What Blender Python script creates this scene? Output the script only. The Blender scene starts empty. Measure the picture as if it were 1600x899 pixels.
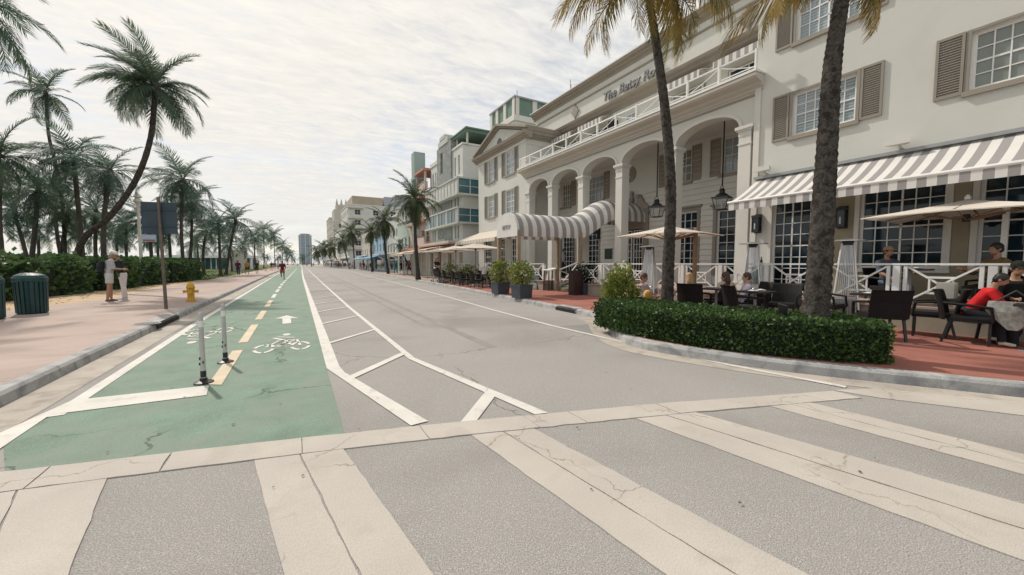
import bpy, bmesh, math, random
from mathutils import Vector, Matrix, Euler
R_ = math.radians
random.seed(7)
S = bpy.context.scene
COL = S.collection
# ---------------------------------------------------------------- camera
CAM_H, FPX = 1.5, 600.0
PITCH, YAW = R_(3.576), R_(29.35)
cd = bpy.data.cameras.new("camera"); cam = bpy.data.objects.new("camera", cd); COL.objects.link(cam)
cd.sensor_fit = 'HORIZONTAL'; cd.sensor_width = 36; cd.lens = 36*FPX/1600
cd.clip_start = 0.05; cd.clip_end = 9000
cam.location = (0, 0, CAM_H); cam.rotation_euler = (R_(90)-PITCH, 0, -YAW)
S.camera = cam
# ---------------------------------------------------------------- light
SUN_EL, SUN_AZ = R_(46), R_(-19)       # azimuth from +Y (down the street), towards the ocean side
SDIR = Vector((math.sin(SUN_AZ)*math.cos(SUN_EL), math.cos(SUN_AZ)*math.cos(SUN_EL), math.sin(SUN_EL)))
sl = bpy.data.lights.new("sun", 'SUN'); sun = bpy.data.objects.new("sun", sl); COL.objects.link(sun)
sl.energy = 3.0; sl.angle = R_(1.5); sl.color = (1, .93, .83)
sun.rotation_euler = (-SDIR).to_track_quat('-Z', 'Y').to_euler()
W = bpy.data.worlds.new("World"); S.world = W; W.use_nodes = True
def world():
    nt = W.node_tree; N = nt.nodes; L = nt.links; N.clear()
    def n(t, **k):
        o = N.new(t)
        for a, b in k.items():
            if a[0] == 'i' and a[1:].isdigit(): o.inputs[int(a[1:])].default_value = b
            else: setattr(o, a, b)
        return o
    def m(op, a, b=None, c=None):
        o = N.new('ShaderNodeMath'); o.operation = op
        for i, q in enumerate((a, b, c)):
            if q is None: continue
            if isinstance(q, (int, float)): o.inputs[i].default_value = q
            else: L.new(q, o.inputs[i])
        return o.outputs[0]
    out = n('ShaderNodeOutputWorld'); sky = n('ShaderNodeTexSky')
    sky.sky_type = 'NISHITA'; sky.sun_disc = False; sky.sun_elevation = SUN_EL; sky.sun_rotation = SUN_AZ
    b1 = n('ShaderNodeBackground'); b1.inputs[1].default_value = .11; L.new(sky.outputs[0], b1.inputs[0])
    tc = n('ShaderNodeTexCoord'); sp = n('ShaderNodeSeparateXYZ'); L.new(tc.outputs['Generated'], sp.inputs[0])
    z = m('ADD', m('MAXIMUM', sp.outputs[2], 0.0), .10)
    cx = n('ShaderNodeCombineXYZ'); L.new(m('DIVIDE', sp.outputs[0], z), cx.inputs[0]); L.new(m('DIVIDE', sp.outputs[1], z), cx.inputs[1])
    def noise(scale, det, rough=.55, dist=0, sc=(1, 1, 1), rot=0):
        mp = n('ShaderNodeMapping'); mp.inputs['Scale'].default_value = sc; mp.inputs['Rotation'].default_value = (0, 0, rot)
        L.new(cx.outputs[0], mp.inputs[0])
        t = n('ShaderNodeTexNoise'); t.inputs['Scale'].default_value = scale; t.inputs['Detail'].default_value = det
        t.inputs['Roughness'].default_value = rough; t.inputs['Distortion'].default_value = dist
        L.new(mp.outputs[0], t.inputs[0]); return t.outputs[0]
    big = noise(.75, 5, .5, .3); mid = noise(4.5, 4, .55, .5, (1, 2.4, 1), R_(35)); rip = noise(11, 3, .6, .8, (1, 2.2, 1), R_(20))
    d = m('ADD', m('ADD', m('MULTIPLY', big, .9), m('MULTIPLY', mid, .45)), m('MULTIPLY', rip, .22))
    mr = n('ShaderNodeMapRange', interpolation_type='SMOOTHSTEP'); L.new(d, mr.inputs[0])
    mr.inputs[1].default_value = .50; mr.inputs[2].default_value = .86; mr.inputs[3].default_value = .5; mr.inputs[4].default_value = 1.0
    vm = n('ShaderNodeVectorMath', operation='DOT_PRODUCT'); L.new(tc.outputs['Generated'], vm.inputs[0]); vm.inputs[1].default_value = SDIR
    dt = m('MAXIMUM', vm.outputs['Value'], 0.0)
    glow = m('MULTIPLY', m('POWER', dt, 9.0), .16)
    shade = m('ADD', m('MULTIPLY', mid, .22), m('MULTIPLY', rip, .16))
    lum = m('ADD', m('ADD', .65, glow), shade)
    tint = n('ShaderNodeMix', data_type='RGBA'); L.new(m('POWER', dt, 2.0), tint.inputs[0])
    tint.inputs[6].default_value = (.83, .85, .86, 1); tint.inputs[7].default_value = (.92, .865, .78, 1)
    b2 = n('ShaderNodeBackground'); L.new(tint.outputs[2], b2.inputs[0]); L.new(lum, b2.inputs[1])
    mx = n('ShaderNodeMixShader'); L.new(mr.outputs[0], mx.inputs[0]); L.new(b1.outputs[0], mx.inputs[1]); L.new(b2.outputs[0], mx.inputs[2])
    L.new(mx.outputs[0], out.inputs[0])
world()
S.view_settings.view_transform = 'Standard'; S.view_settings.look = 'None'
S.view_settings.exposure = 0.22; S.view_settings.gamma = 1.0
S.cycles.max_bounces = 6; S.cycles.diffuse_bounces = 3; S.cycles.glossy_bounces = 2; S.cycles.transparent_max_bounces = 6
S.cycles.use_denoising = True
# ---------------------------------------------------------------- camera maths (only to read positions off the plan)
_F = Vector((math.sin(YAW)*math.cos(PITCH), math.cos(YAW)*math.cos(PITCH), -math.sin(PITCH)))
_R = Vector((math.cos(YAW), -math.sin(YAW), 0)); _U = _R.cross(_F)
def ray(x, y): return _F + _R*((x-800)/FPX) + _U*((449.5-y)/FPX)
def G(x, y, z=0.0):
    d = ray(x, y); return Vector((0, 0, CAM_H)) + d*((z-CAM_H)/d.z)
def A(x, y, depth): return Vector((0, 0, CAM_H)) + ray(x, y)*depth
# ---------------------------------------------------------------- materials
MATS = {}
def mat(name, col, rough=.8, var=.12, scale=3.0, bump=0.0, bscale=60.0, spec=.5, metal=0.0, trans=0.0, fine=0.0, fscale=150.0,
        stripe=None, cracks=None, dirt=None, coat=0.0, col2=None, speck=None, alpha=1.0):
    """procedural principled material with tonal variation, fine grain, optional stripes / cracks / dirt"""
    if name in MATS: return MATS[name]
    m = bpy.data.materials.new(name); m.use_nodes = True; MATS[name] = m
    nt = m.node_tree; N = nt.nodes; L = nt.links
    b = N['Principled BSDF']; out = N['Material Output']
    b.inputs['Roughness'].default_value = rough; b.inputs['Metallic'].default_value = metal
    b.inputs['Specular IOR Level'].default_value = spec; b.inputs['Coat Weight'].default_value = coat; b.inputs['Alpha'].default_value = alpha
    geo = N.new('ShaderNodeNewGeometry')
    def noise(sc, det=4, dist=0.0):
        t = N.new('ShaderNodeTexNoise'); t.inputs['Scale'].default_value = sc; t.inputs['Detail'].default_value = det
        t.inputs['Distortion'].default_value = dist; L.new(geo.outputs['Position'], t.inputs[0]); return t.outputs[0]
    def ramp(src, a, bb):
        r = N.new('ShaderNodeMapRange'); L.new(src, r.inputs[0]); r.inputs[1].default_value = a; r.inputs[2].default_value = bb; return r.outputs[0]
    def mixc(fac, c1, c2, bt='MIX'):
        x = N.new('ShaderNodeMix'); x.data_type = 'RGBA'; x.blend_type = bt
        if isinstance(fac, (int, float)): x.inputs[0].default_value = fac
        else: L.new(fac, x.inputs[0])
        for i, c in ((6, c1), (7, c2)):
            if isinstance(c, (tuple, list)): x.inputs[i].default_value = (*c[:3], 1)
            else: L.new(c, x.inputs[i])
        return x.outputs[2]
    def mth(op, a, bb=None):
        o = N.new('ShaderNodeMath'); o.operation = op
        for i, q in enumerate((a, bb)):
            if q is None: continue
            if isinstance(q, (int, float)): o.inputs[i].default_value = q
            else: L.new(q, o.inputs[i])
        return o.outputs[0]
    hi = [min(1, c*(1+var)) for c in col]; lo = [c*(1-var) for c in col]
    if col2: lo, hi = list(col), list(col2)
    c = mixc(ramp(noise(scale), .3, .7), lo, hi)
    if stripe:      # (axis, period, phase, colour)
        sp = N.new('ShaderNodeSeparateXYZ'); L.new(geo.outputs['Position'], sp.inputs[0])
        fr = mth('FRACT', mth('ADD', mth('DIVIDE', sp.outputs[stripe[0]], stripe[1]), stripe[2]))
        c = mixc(mth('GREATER_THAN', fr, .5), c, stripe[3])
    if fine:
        c = mixc(ramp(noise(fscale, 2), .25, .75), mixc(fine, c, (0, 0, 0)), mixc(fine, c, (1, 1, 1)))
    if speck:       # (scale, threshold, colour)
        v = N.new('ShaderNodeTexVoronoi'); v.inputs['Scale'].default_value = speck[0]; L.new(geo.outputs['Position'], v.inputs[0])
        sc_ = N.new('ShaderNodeSeparateColor'); L.new(v.outputs['Color'], sc_.inputs[0])
        c = mixc(mth('MULTIPLY', mth('GREATER_THAN', sc_.outputs[0], speck[1]), mth('LESS_THAN', v.outputs['Distance'], .42)), c, speck[2])
    if dirt:        # (scale, lo, hi, colour)
        c = mixc(mth('MULTIPLY', ramp(noise(dirt[0], 6, .6), dirt[1], dirt[2]), dirt[4] if len(dirt) > 4 else .7), c, dirt[3])
    hgt = None
    if cracks:      # (scale, width, colour)
        wv = N.new('ShaderNodeVectorMath'); wv.operation = 'ADD'
        nz = N.new('ShaderNodeTexNoise'); nz.inputs['Scale'].default_value = 3.5; nz.inputs['Detail'].default_value = 5; L.new(geo.outputs['Position'], nz.inputs[0])
        scv = N.new('ShaderNodeVectorMath'); scv.operation = 'SCALE'; scv.inputs[3].default_value = .5; L.new(nz.outputs['Color'], scv.inputs[0])
        L.new(geo.outputs['Position'], wv.inputs[0]); L.new(scv.outputs[0], wv.inputs[1])
        v = N.new('ShaderNodeTexVoronoi'); v.feature = 'DISTANCE_TO_EDGE'; v.inputs['Scale'].default_value = cracks[0]; L.new(wv.outputs[0], v.inputs[0])
        msk = mth('MULTIPLY', mth('LESS_THAN', v.outputs[0], cracks[1]), ramp(noise(.9, 2), .46, .54))
        c = mixc(mth('MULTIPLY', msk, .75), c, cracks[2])
    L.new(c, b.inputs['Base Color'])
    if bump:
        bp = N.new('ShaderNodeBump'); bp.inputs['Strength'].default_value = bump; bp.inputs['Distance'].default_value = .01
        L.new(noise(bscale, 4), bp.inputs['Height']); L.new(bp.outputs[0], b.inputs['Normal'])
    if trans:
        t = N.new('ShaderNodeBsdfTranslucent'); L.new(c, t.inputs[0])
        x = N.new('ShaderNodeMixShader'); x.inputs[0].default_value = trans
        L.new(b.outputs[0], x.inputs[1]); L.new(t.outputs[0], x.inputs[2]); L.new(x.outputs[0], out.inputs[0])
    return m
def simple(name, col, rough=.7, **k): return mat(name, col, rough, k.pop('var', .08), k.pop('scale', 5.0), **k)
M_asphalt = mat('asphalt', (.238, .217, .198), .92, .10, .55, .7, 120, .25, fine=.26, fscale=130, speck=(120, .80, (.45, .425, .40)), cracks=(.11, .0016, (.165, .152, .14)), dirt=(.35, .48, .72, (.195, .18, .168), .65))
M_asphalt_dark = mat('dark_road_area', (.215, .208, .20), .95, .1, 1.2, .5, 170, .2, fine=.1, fscale=210)
M_green = mat('green_lane_paint', (.122, .205, .143), .85, .18, 2.3, .5, 140, .3, fine=.12, fscale=120, cracks=(.32, .005, (.06, .09, .075)), dirt=(1.5, .42, .70, (.215, .25, .21), .9))
M_band = mat('crosswalk_concrete', (.445, .405, .358), .9, .10, 1.3, .4, 110, .25, fine=.09, fscale=120, cracks=(.9, .007, (.26, .22, .185)), dirt=(2.6, .55, .85, (.335, .30, .26), .75))
M_line = mat('road_paint_white', (.60, .575, .53), .8, .08, 2.5, .3, 150, .3, fine=.05, dirt=(6, .56, .8, (.34, .31, .28), .8))
M_yellow = mat('road_paint_yellow', (.57, .475, .34), .8, .10, 2.5, .3, 150, .3, fine=.05, dirt=(6, .55, .85, (.42, .38, .27), .7))
M_kerb = mat('kerb_concrete', (.36, .355, .345), .9, .2, 2.2, .7, 50, .25, fine=.12, fscale=80, dirt=(4, .46, .68, (.19, .195, .205), .8))
M_gutter = mat('gutter_concrete', (.40, .355, .305), .92, .14, 1.5, .4, 90, .2, fine=.08, fscale=110, dirt=(3.5, .5, .75, (.23, .2, .175), .8))
M_walkl = mat('sidewalk_concrete', (.405, .318, .278), .92, .10, .8, .4, 90, .2, fine=.05, fscale=100, dirt=(.9, .50, .80, (.285, .232, .205), .8))
M_red = mat('red_concrete', (.30, .105, .075), .85, .14, 1.1, .4, 90, .25, fine=.05, fscale=100, dirt=(1.6, .5, .8, (.21, .085, .07), .6))
M_sand = mat('sand', (.50, .37, .23), .95, .16, 1.6, .6, 70, .1, fine=.08, fscale=60, dirt=(2.5, .5, .75, (.28, .2, .13), .6))
M_lawn = mat('lawn', (.085, .115, .035), .95, .25, .8, .6, 40, .1, fine=.02, fscale=60)
M_land = mat('far_land', (.30, .27, .20), .95, .2, .05, 0, 1, .1)
M_water = mat('sea', (.10, .20, .24), .15, .1, .02, .2, 2, .5)
M_cream = mat('cream_stucco', (.59, .59, .55), .85, .035, .6, .25, 120, .2, fine=.012, fscale=70, dirt=(.8, .55, .9, (.47, .46, .42), .5))
M_trim = mat('trim_paint', (.62, .61, .565), .7, .04, 1.0, .1, 60, .3, dirt=(2.0, .58, .9, (.5, .48, .43), .35))
M_brown = mat('taupe_cornice', (.30, .268, .225), .75, .07, 1.0, .1, 50, .3, dirt=(2, .52, .85, (.22, .195, .165), .4))
M_shut = mat('taupe_shutter', (.265, .24, .205), .6, .06, 2, 0, 1, .35)
M_white = mat('white_paint', (.74, .74, .72), .5, .04, 2.0, spec=.4, dirt=(3, .6, .9, (.55, .54, .5), .4))
M_olive = mat('olive_wall', (.30, .265, .185), .85, .10, 2.0, .3, 60, .2, fine=.03)  # plain olive tone; on the hotel wall it carries the awning's shade
M_glassd = mat('dark_glass', (.006, .008, .011), .05, .3, 1.3, spec=.42, col2=(.010, .032, .05))  # blue patches in the base colour suggest sky reflected in the panes
M_glassb = mat('blind_glass', (.33, .39, .42), .12, .18, 1.3, spec=.7, stripe=(2, .085, 0, (.22, .275, .31)))
M_glassc = mat('curtain_glass', (.20, .225, .205), .10, .18, 1.1, spec=.7)
M_teal = mat('teal_glass', (.045, .12, .14), .08, .35, .9, spec=.6)
M_black = simple('black_metal', (.015, .015, .017), .45)
M_wicker = mat('dark_wicker', (.007, .0065, .006), .65, .3, 40, .5, 150, .3)
M_dark = simple('dark_interior', (.012, .012, .014), .9)
M_wood = mat('teak', (.26, .17, .095), .6, .2, 6, .2, 60, .3)
M_steel = simple('steel', (.55, .56, .57), .3, metal=.9)
M_grey = simple('grey_paint', (.30, .31, .32), .5)
M_canvas = mat('canvas', (.70, .64, .56), .9, .04, 1.5, .1, 80, .1, trans=.18)
M_binpl = mat('bin_green', (.012, .05, .052), .45, .2, 3, .1, 40, .4)
M_hyd = mat('hydrant_yellow', (.58, .33, .035), .5, .12, 6, .1, 40, .4, dirt=(7, .55, .8, (.3, .16, .04), .6))
M_pot = mat('planter_grey', (.062, .070, .082), .6, .12, 4, .1, 60, .35)
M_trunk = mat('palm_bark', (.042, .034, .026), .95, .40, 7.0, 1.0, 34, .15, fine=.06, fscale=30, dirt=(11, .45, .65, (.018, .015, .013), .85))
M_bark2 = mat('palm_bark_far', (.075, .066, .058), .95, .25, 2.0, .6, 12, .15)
M_frond = mat('palm_frond', (.070, .130, .098), .55, .4, .6, spec=.4, trans=.42, col2=(.13, .18, .105))  # colour lifted towards teal in place of a hazy veil over the park
M_frondf = mat('palm_frond_far', (.072, .135, .112), .6, .4, .25, spec=.3, trans=.42, col2=(.13, .18, .125))  # same teal lift for haze, slightly bluer
M_fronds = mat('palm_frond_street', (.048, .080, .036), .55, .35, 1.0, spec=.4, trans=.3, col2=(.095, .115, .05))
M_dry = mat('palm_frond_dry', (.14, .145, .045), .7, .3, 2.6, spec=.3, trans=.42, col2=(.38, .245, .06))
M_leaf = mat('hedge_leaf', (.028, .066, .016), .5, .3, 4, spec=.35, trans=.2, col2=(.075, .135, .032))
M_leaf2 = mat('shrub_leaf', (.11, .155, .025), .45, .3, 6, spec=.5, trans=.35, col2=(.27, .29, .065))
M_leafl = mat('seagrape_leaf', (.035, .085, .030), .5, .3, 1.5, spec=.4, trans=.25, col2=(.10, .17, .05))
M_leafd = mat('dark_shrub_leaf', (.010, .026, .012), .5, .3, 5, spec=.4, trans=.1, col2=(.028, .055, .022))
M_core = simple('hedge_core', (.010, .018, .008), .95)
# ---------------------------------------------------------------- mesh helpers
class MB:
    def __init__(s): s.v = []; s.f = []
    def add(s, vs, fs):
        o = len(s.v); s.v += [tuple(p) for p in vs]; s.f += [tuple(i+o for i in q) for q in fs]; return s
    def box(s, x0, x1, y0, y1, z0, z1):
        return s.add([(x0, y0, z0), (x1, y0, z0), (x1, y1, z0), (x0, y1, z0), (x0, y0, z1), (x1, y0, z1), (x1, y1, z1), (x0, y1, z1)],
              [(0, 3, 2, 1), (4, 5, 6, 7), (0, 1, 5, 4), (1, 2, 6, 5), (2, 3, 7, 6), (3, 0, 4, 7)])
    def cbox(s, c, sx, sy, sz): return s.box(c[0]-sx/2, c[0]+sx/2, c[1]-sy/2, c[1]+sy/2, c[2]-sz/2, c[2]+sz/2)
    def bar(s, p, q, w, h=None):
        """square bar from p to q"""
        return s.tube([p, q], [w*.7071, w*.7071] if h is None else [w*.7071]*2, 4, tw=math.pi/4)
    def tube(s, pts, rs, n=8, cap=True, tw=0.0, sq=1.0):
        pts = [Vector(p) for p in pts]
        if isinstance(rs, (int, float)): rs = [rs]*len(pts)
        o = len(s.v); ref = None
        for i, p in enumerate(pts):
            d = (pts[min(i+1, len(pts)-1)]-pts[max(i-1, 0)])
            d = d.normalized() if d.length > 1e-9 else Vector((0, 0, 1))
            if ref is None:
                ref = Vector((1, 0, 0)) if abs(d.x) < .9 else Vector((0, 1, 0))
            a = (ref - d*ref.dot(d)).normalized(); b = d.cross(a); ref = a
            for k in range(n):
                t = 2*math.pi*k/n+tw
                q = p + a*(math.cos(t)*rs[i]) + b*(math.sin(t)*rs[i]*sq)
                s.v.append(tuple(q))
        for i in range(len(pts)-1):
            for k in range(n):
                s.f.append((o+i*n+k, o+i*n+(k+1) % n, o+(i+1)*n+(k+1) % n, o+(i+1)*n+k))
        if cap:
            s.f.append(tuple(o+k for k in reversed(range(n)))); s.f.append(tuple(o+(len(pts)-1)*n+k for k in range(n)))
        return s
    def loft(s, rings, cap=True):
        """rings: (centre, half width x, half depth y), horizontal ellipses"""
        n = 14; o = len(s.v)
        for c, a, b in rings:
            for k in range(n):
                t = 2*math.pi*k/n; s.v.append((c[0]+a*math.cos(t), c[1]+b*math.sin(t), c[2]))
        for i in range(len(rings)-1):
            for k in range(n): s.f.append((o+i*n+k, o+i*n+(k+1) % n, o+(i+1)*n+(k+1) % n, o+(i+1)*n+k))
        if cap:
            s.f.append(tuple(o+k for k in reversed(range(n)))); s.f.append(tuple(o+(len(rings)-1)*n+k for k in range(n)))
        return s
    def lathe(s, prof, c=(0, 0, 0), n=16):
        o = len(s.v)
        for r, z in prof:
            for k in range(n):
                t = 2*math.pi*k/n; s.v.append((c[0]+r*math.cos(t), c[1]+r*math.sin(t), c[2]+z))
        for i in range(len(prof)-1):
            for k in range(n): s.f.append((o+i*n+k, o+i*n+(k+1) % n, o+(i+1)*n+(k+1) % n, o+(i+1)*n+k))
        s.f.append(tuple(o+k for k in reversed(range(n)))); s.f.append(tuple(o+(len(prof)-1)*n+k for k in range(n)))
        return s
    def ball(s, c, rx, ry=None, rz=None, n=10, m=7):
        ry = ry or rx; rz = rz or rx; o = len(s.v)
        for i in range(1, m):
            p = math.pi*i/m
            for k in range(n):
                t = 2*math.pi*k/n; s.v.append((c[0]+rx*math.sin(p)*math.cos(t), c[1]+ry*math.sin(p)*math.sin(t), c[2]-rz*math.cos(p)))
        b = len(s.v); s.v.append((c[0], c[1], c[2]-rz)); s.v.append((c[0], c[1], c[2]+rz))
        for i in range(m-2):
            for k in range(n): s.f.append((o+i*n+k, o+i*n+(k+1) % n, o+(i+1)*n+(k+1) % n, o+(i+1)*n+k))
        for k in range(n):
            s.f.append((b, o+(k+1) % n, o+k)); s.f.append((b+1, o+(m-2)*n+k, o+(m-2)*n+(k+1) % n))
        return s
    def prism(s, poly, z0, z1):
        n = len(poly); o = len(s.v)
        ar = sum(poly[i][0]*poly[(i+1) % n][1]-poly[(i+1) % n][0]*poly[i][1] for i in range(n))
        if ar < 0: poly = poly[::-1]
        s.v += [(p[0], p[1], z0) for p in poly] + [(p[0], p[1], z1) for p in poly]
        s.f.append(tuple(o+i for i in reversed(range(n)))); s.f.append(tuple(o+n+i for i in range(n)))
        for i in range(n): s.f.append((o+i, o+(i+1) % n, o+n+(i+1) % n, o+n+i))
        return s
    def prof(s, poly, axis, a, b):
        """extrude a 2D profile along an axis: axis 'y' -> poly is (x,z); axis 'x' -> poly is (y,z)"""
        n = len(poly); o = len(s.v)
        for q in (a, b):
            for p in poly: s.v.append((p[0], q, p[1]) if axis == 'y' else (q, p[0], p[1]))
        s.f.append(tuple(o+i for i in range(n))); s.f.append(tuple(o+n+i for i in reversed(range(n))))
        for i in range(n): s.f.append((o+i, o+n+i, o+n+(i+1) % n, o+(i+1) % n))
        return s
    def fan(s, poly, z):
        o = len(s.v); n = len(poly)
        ar = sum(poly[i][0]*poly[(i+1) % n][1]-poly[(i+1) % n][0]*poly[i][1] for i in range(n))
        if ar < 0: poly = poly[::-1]
        s.v += [(p[0], p[1], z) for p in poly]; s.f.append(tuple(o+i for i in range(n))); return s
    def mesh(s, name, m, smooth=False, fix=False):
        me = bpy.data.meshes.new(name); me.from_pydata(s.v, [], s.f)
        if fix:
            bm = bmesh.new(); bm.from_mesh(me); bmesh.ops.recalc_face_normals(bm, faces=bm.faces); bm.to_mesh(me); bm.free()
        if m: me.materials.append(m)
        if smooth: me.shade_smooth()
        me.update(); return me
    def build(s, name, m, parent=None, world=False, smooth=False, loc=None, fix=True, kind=None):
        return link(name, s.mesh(name, m, smooth, fix), parent, world, loc, kind)
def wloc(o):
    p = Vector((0, 0, 0))
    while o: p += o.location; o = o.parent
    return p
def link(name, me, parent=None, world=False, loc=None, kind=None):
    o = bpy.data.objects.new(name, me); COL.objects.link(o)
    if parent is not None:
        o.parent = parent
        if world: o.location = -wloc(parent)
    if loc is not None: o.location = loc
    if kind: o['kind'] = kind
    return o
def tag(o, label, cat, group=None):
    o['label'] = label; o['category'] = cat
    if group: o['group'] = group
    return o
def T(name, label, cat, loc=(0, 0, 0), rz=0.0, group=None):
    o = bpy.data.objects.new(name, None); COL.objects.link(o); o.empty_display_size = .3
    o.location = loc; o.rotation_euler = (0, 0, rz); return tag(o, label, cat, group)
def kids(o): return [c for c in COL.objects if c.parent == o]
CH = {}
def copy_tree(o, parent=None):
    c = o.copy(); COL.objects.link(c)
    if parent: c.parent = parent
    for ch in list(o.children): copy_tree(ch, c)
    return c
def dup(root, label, loc, rz=0.0, sc=None, group=None):
    r = copy_tree(root); r.location = loc; r.rotation_euler = (0, 0, rz); r['label'] = label
    if sc: r.scale = (sc, sc, sc)
    if group: r['group'] = group
    return r
def struct(name, mb, m, parent=None, smooth=False):
    o = mb.build(name, m, parent, fix=False, smooth=smooth)
    if parent is None: o['kind'] = 'structure'
    return o
def spline(pts, n=6):
    P = [Vector(p) for p in pts]; out = []
    for i in range(len(P)-1):
        p0 = P[max(i-1, 0)]; p1 = P[i]; p2 = P[i+1]; p3 = P[min(i+2, len(P)-1)]
        for k in range(n):
            t = k/n
            out.append(.5*((2*p1)+(p2-p0)*t+(2*p0-5*p1+4*p2-p3)*t*t+(3*p1-p0-3*p2+p3)*t**3))
    out.append(P[-1]); return out
def clip(poly, x0, x1, y0, y1):
    def cut(P, f, ip):
        o = []
        for i in range(len(P)):
            a, b = P[i-1], P[i]
            if f(b):
                if not f(a): o.append(ip(a, b))
                o.append(b)
            elif f(a): o.append(ip(a, b))
        return o
    def ix(v): return lambda a, b: (v, a[1]+(b[1]-a[1])*(v-a[0])/(b[0]-a[0]))
    def iy(v): return lambda a, b: (a[0]+(b[0]-a[0])*(v-a[1])/(b[1]-a[1]), v)
    for f, ip in ((lambda p: p[0] >= x0-1e-9, ix(x0)), (lambda p: p[0] <= x1+1e-9, ix(x1)), (lambda p: p[1] >= y0-1e-9, iy(y0)), (lambda p: p[1] <= y1+1e-9, iy(y1))):
        if len(poly) < 3: return []
        poly = cut(poly, f, ip)
    q = []
    for p in poly:
        if not q or (abs(p[0]-q[-1][0])+abs(p[1]-q[-1][1])) > 1e-4: q.append(p)
    return q if len(q) >= 3 else []
def wall_holes(mb, xf, depth, y0, y1, z0, z1, holes, axis='x', back=None):
    """wall whose front face is the plane x=xf (facing -x), real openings with reveals; axis 'y' swaps to a wall at y=xf facing -y"""
    ys = sorted({y0, y1, *[h[0] for h in holes], *[h[1] for h in holes]}); zs = sorted({z0, z1, *[h[2] for h in holes], *[h[3] for h in holes]})
    def P(x, y, z): return (x, y, z) if axis == 'x' else (y, x, z)
    for i in range(len(ys)-1):
        for j in range(len(zs)-1):
            yc, zc = (ys[i]+ys[i+1])/2, (zs[j]+zs[j+1])/2
            if any(h[0] < yc < h[1] and h[2] < zc < h[3] for h in holes): continue
            mb.add([P(xf, ys[i], zs[j]), P(xf, ys[i+1], zs[j]), P(xf, ys[i+1], zs[j+1]), P(xf, ys[i], zs[j+1])], [(0, 3, 2, 1)])
    xb = xf+depth
    for h in holes:
        a, b, c, d = h[:4]
        mb.add([P(xf, a, c), P(xf, b, c), P(xf, b, d), P(xf, a, d), P(xb, a, c), P(xb, b, c), P(xb, b, d), P(xb, a, d)],
               [(0, 1, 5, 4), (1, 2, 6, 5), (2, 3, 7, 6), (3, 0, 4, 7)])
    return mb
PANES = {}
def window(parent, x, y0, y1, z0, z1, cols, rows, fm, gm, axis='x', dep=.10, fw=.06, mw=.028, mid=False, split=0, single=False, sill=None, name='window'):
    """frame + muntins (one mesh) set dep behind plane x; panes are children. x is the wall's front plane."""
    def B(mb, a, b, c, d, e, f):
        return mb.box(a, b, c, d, e, f) if axis == 'x' else mb.box(c, d, a, b, e, f)
    f = MB(); xa, xb = x+dep-.03, x+dep+.04
    B(f, xa, xb, y0, y1, z0, z0+fw); B(f, xa, xb, y0, y1, z1-fw, z1); B(f, xa, xb, y0, y0+fw, z0+fw, z1-fw); B(f, xa, xb, y1-fw, y1, z0+fw, z1-fw)
    a0, a1, c0, c1 = y0+fw, y1-fw, z0+fw, z1-fw
    cw = (a1-a0)/cols; rh = (c1-c0)/rows
    for i in range(1, cols):
        w = mw*1.9 if (split and i % split == 0) else mw
        B(f, xa+.008+(.004 if w > mw else 0), xb-.012, a0+cw*i-w/2, a0+cw*i+w/2, c0, c1)
    for j in range(1, rows):
        w = mw*1.8 if (mid and j == rows//2) else mw
        B(f, xa+.012, xb-.016, a0, a1, c0+rh*j-w/2, c0+rh*j+w/2)
    if sill: B(f, x-.09, x-.004, y0-.08, y1+.08, z0-.13, z0-.01)
    fo = f.build(name, fm, parent, True, fix=False)
    base = wloc(fo)
    gx = x+dep+.012
    if single:
        p = MB(); B(p, gx, gx+.01, a0-.01, a1+.01, c0-.01, c1+.01); p.build('pane', gm, fo, True, fix=False)
    else:
        k = (round(cw, 3), round(rh, 3), axis, gm.name)
        if k not in PANES:
            p = MB(); B(p, -.005, .005, -cw/2+.004, cw/2-.004, -rh/2+.004, rh/2-.004); PANES[k] = p.mesh('pane', gm)
        for i in range(cols):
            for j in range(rows):
                yc, zc = a0+cw*(i+.5), c0+rh*(j+.5)
                o = link('pane', PANES[k], fo)
                o.location = Vector((gx, yc, zc) if axis == 'x' else (yc, gx, zc)) - base
    return fo
LOUV = {}
def shutter(parent, x, y0, y1, z0, z1, m=None, detail=True):
    m = m or M_shut
    f = MB(); f.box(x-.045, x-.004, y0, y0+.05, z0, z1); f.box(x-.045, x-.004, y1-.05, y1, z0, z1)
    f.box(x-.044, x-.004, y0+.05, y1-.05, z0, z0+.06); f.box(x-.044, x-.004, y0+.05, y1-.05, z1-.06, z1)
    o = f.build('shutter', m, parent, True, fix=False)
    l = MB(); n = max(6, int((z1-z0-.12)/.055)) if detail else 7; h = (z1-z0-.12)/n
    for i in range(n):
        z = z0+.06+h*i
        l.add([(x-.040, y0+.05, z), (x-.040, y1-.05, z), (x-.010, y1-.05, z+h*.95), (x-.010, y0+.05, z+h*.95)], [(0, 3, 2, 1)])
        l.add([(x-.040, y0+.05, z), (x-.040, y1-.05, z), (x-.040, y1-.05, z+h*.25), (x-.040, y0+.05, z+h*.25)], [(0, 3, 2, 1)])
    l.build('louvre', m, o, True, fix=False, kind='stuff'); return o
def leaves(mb, pts, size, rng, up=.3, asp=.5):
    """many small pointed leaf faces; pts = (position, outward normal)"""
    for p, n in pts:
        d = Vector((rng.gauss(0, 1), rng.gauss(0, 1), rng.gauss(0, 1)+up)) + n*1.2
        d.normalize(); a = d.cross(Vector((rng.gauss(0, 1), rng.gauss(0, 1), rng.gauss(0, 1)))).normalized()
        s = size*rng.uniform(.6, 1.3); b = d*s; a = a*s*asp; p = Vector(p)
        o = len(mb.v); mb.v += [tuple(p-a*.1), tuple(p+b*.5+a), tuple(p+b), tuple(p+b*.5-a)]; mb.f.append((o, o+1, o+2, o+3))
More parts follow.
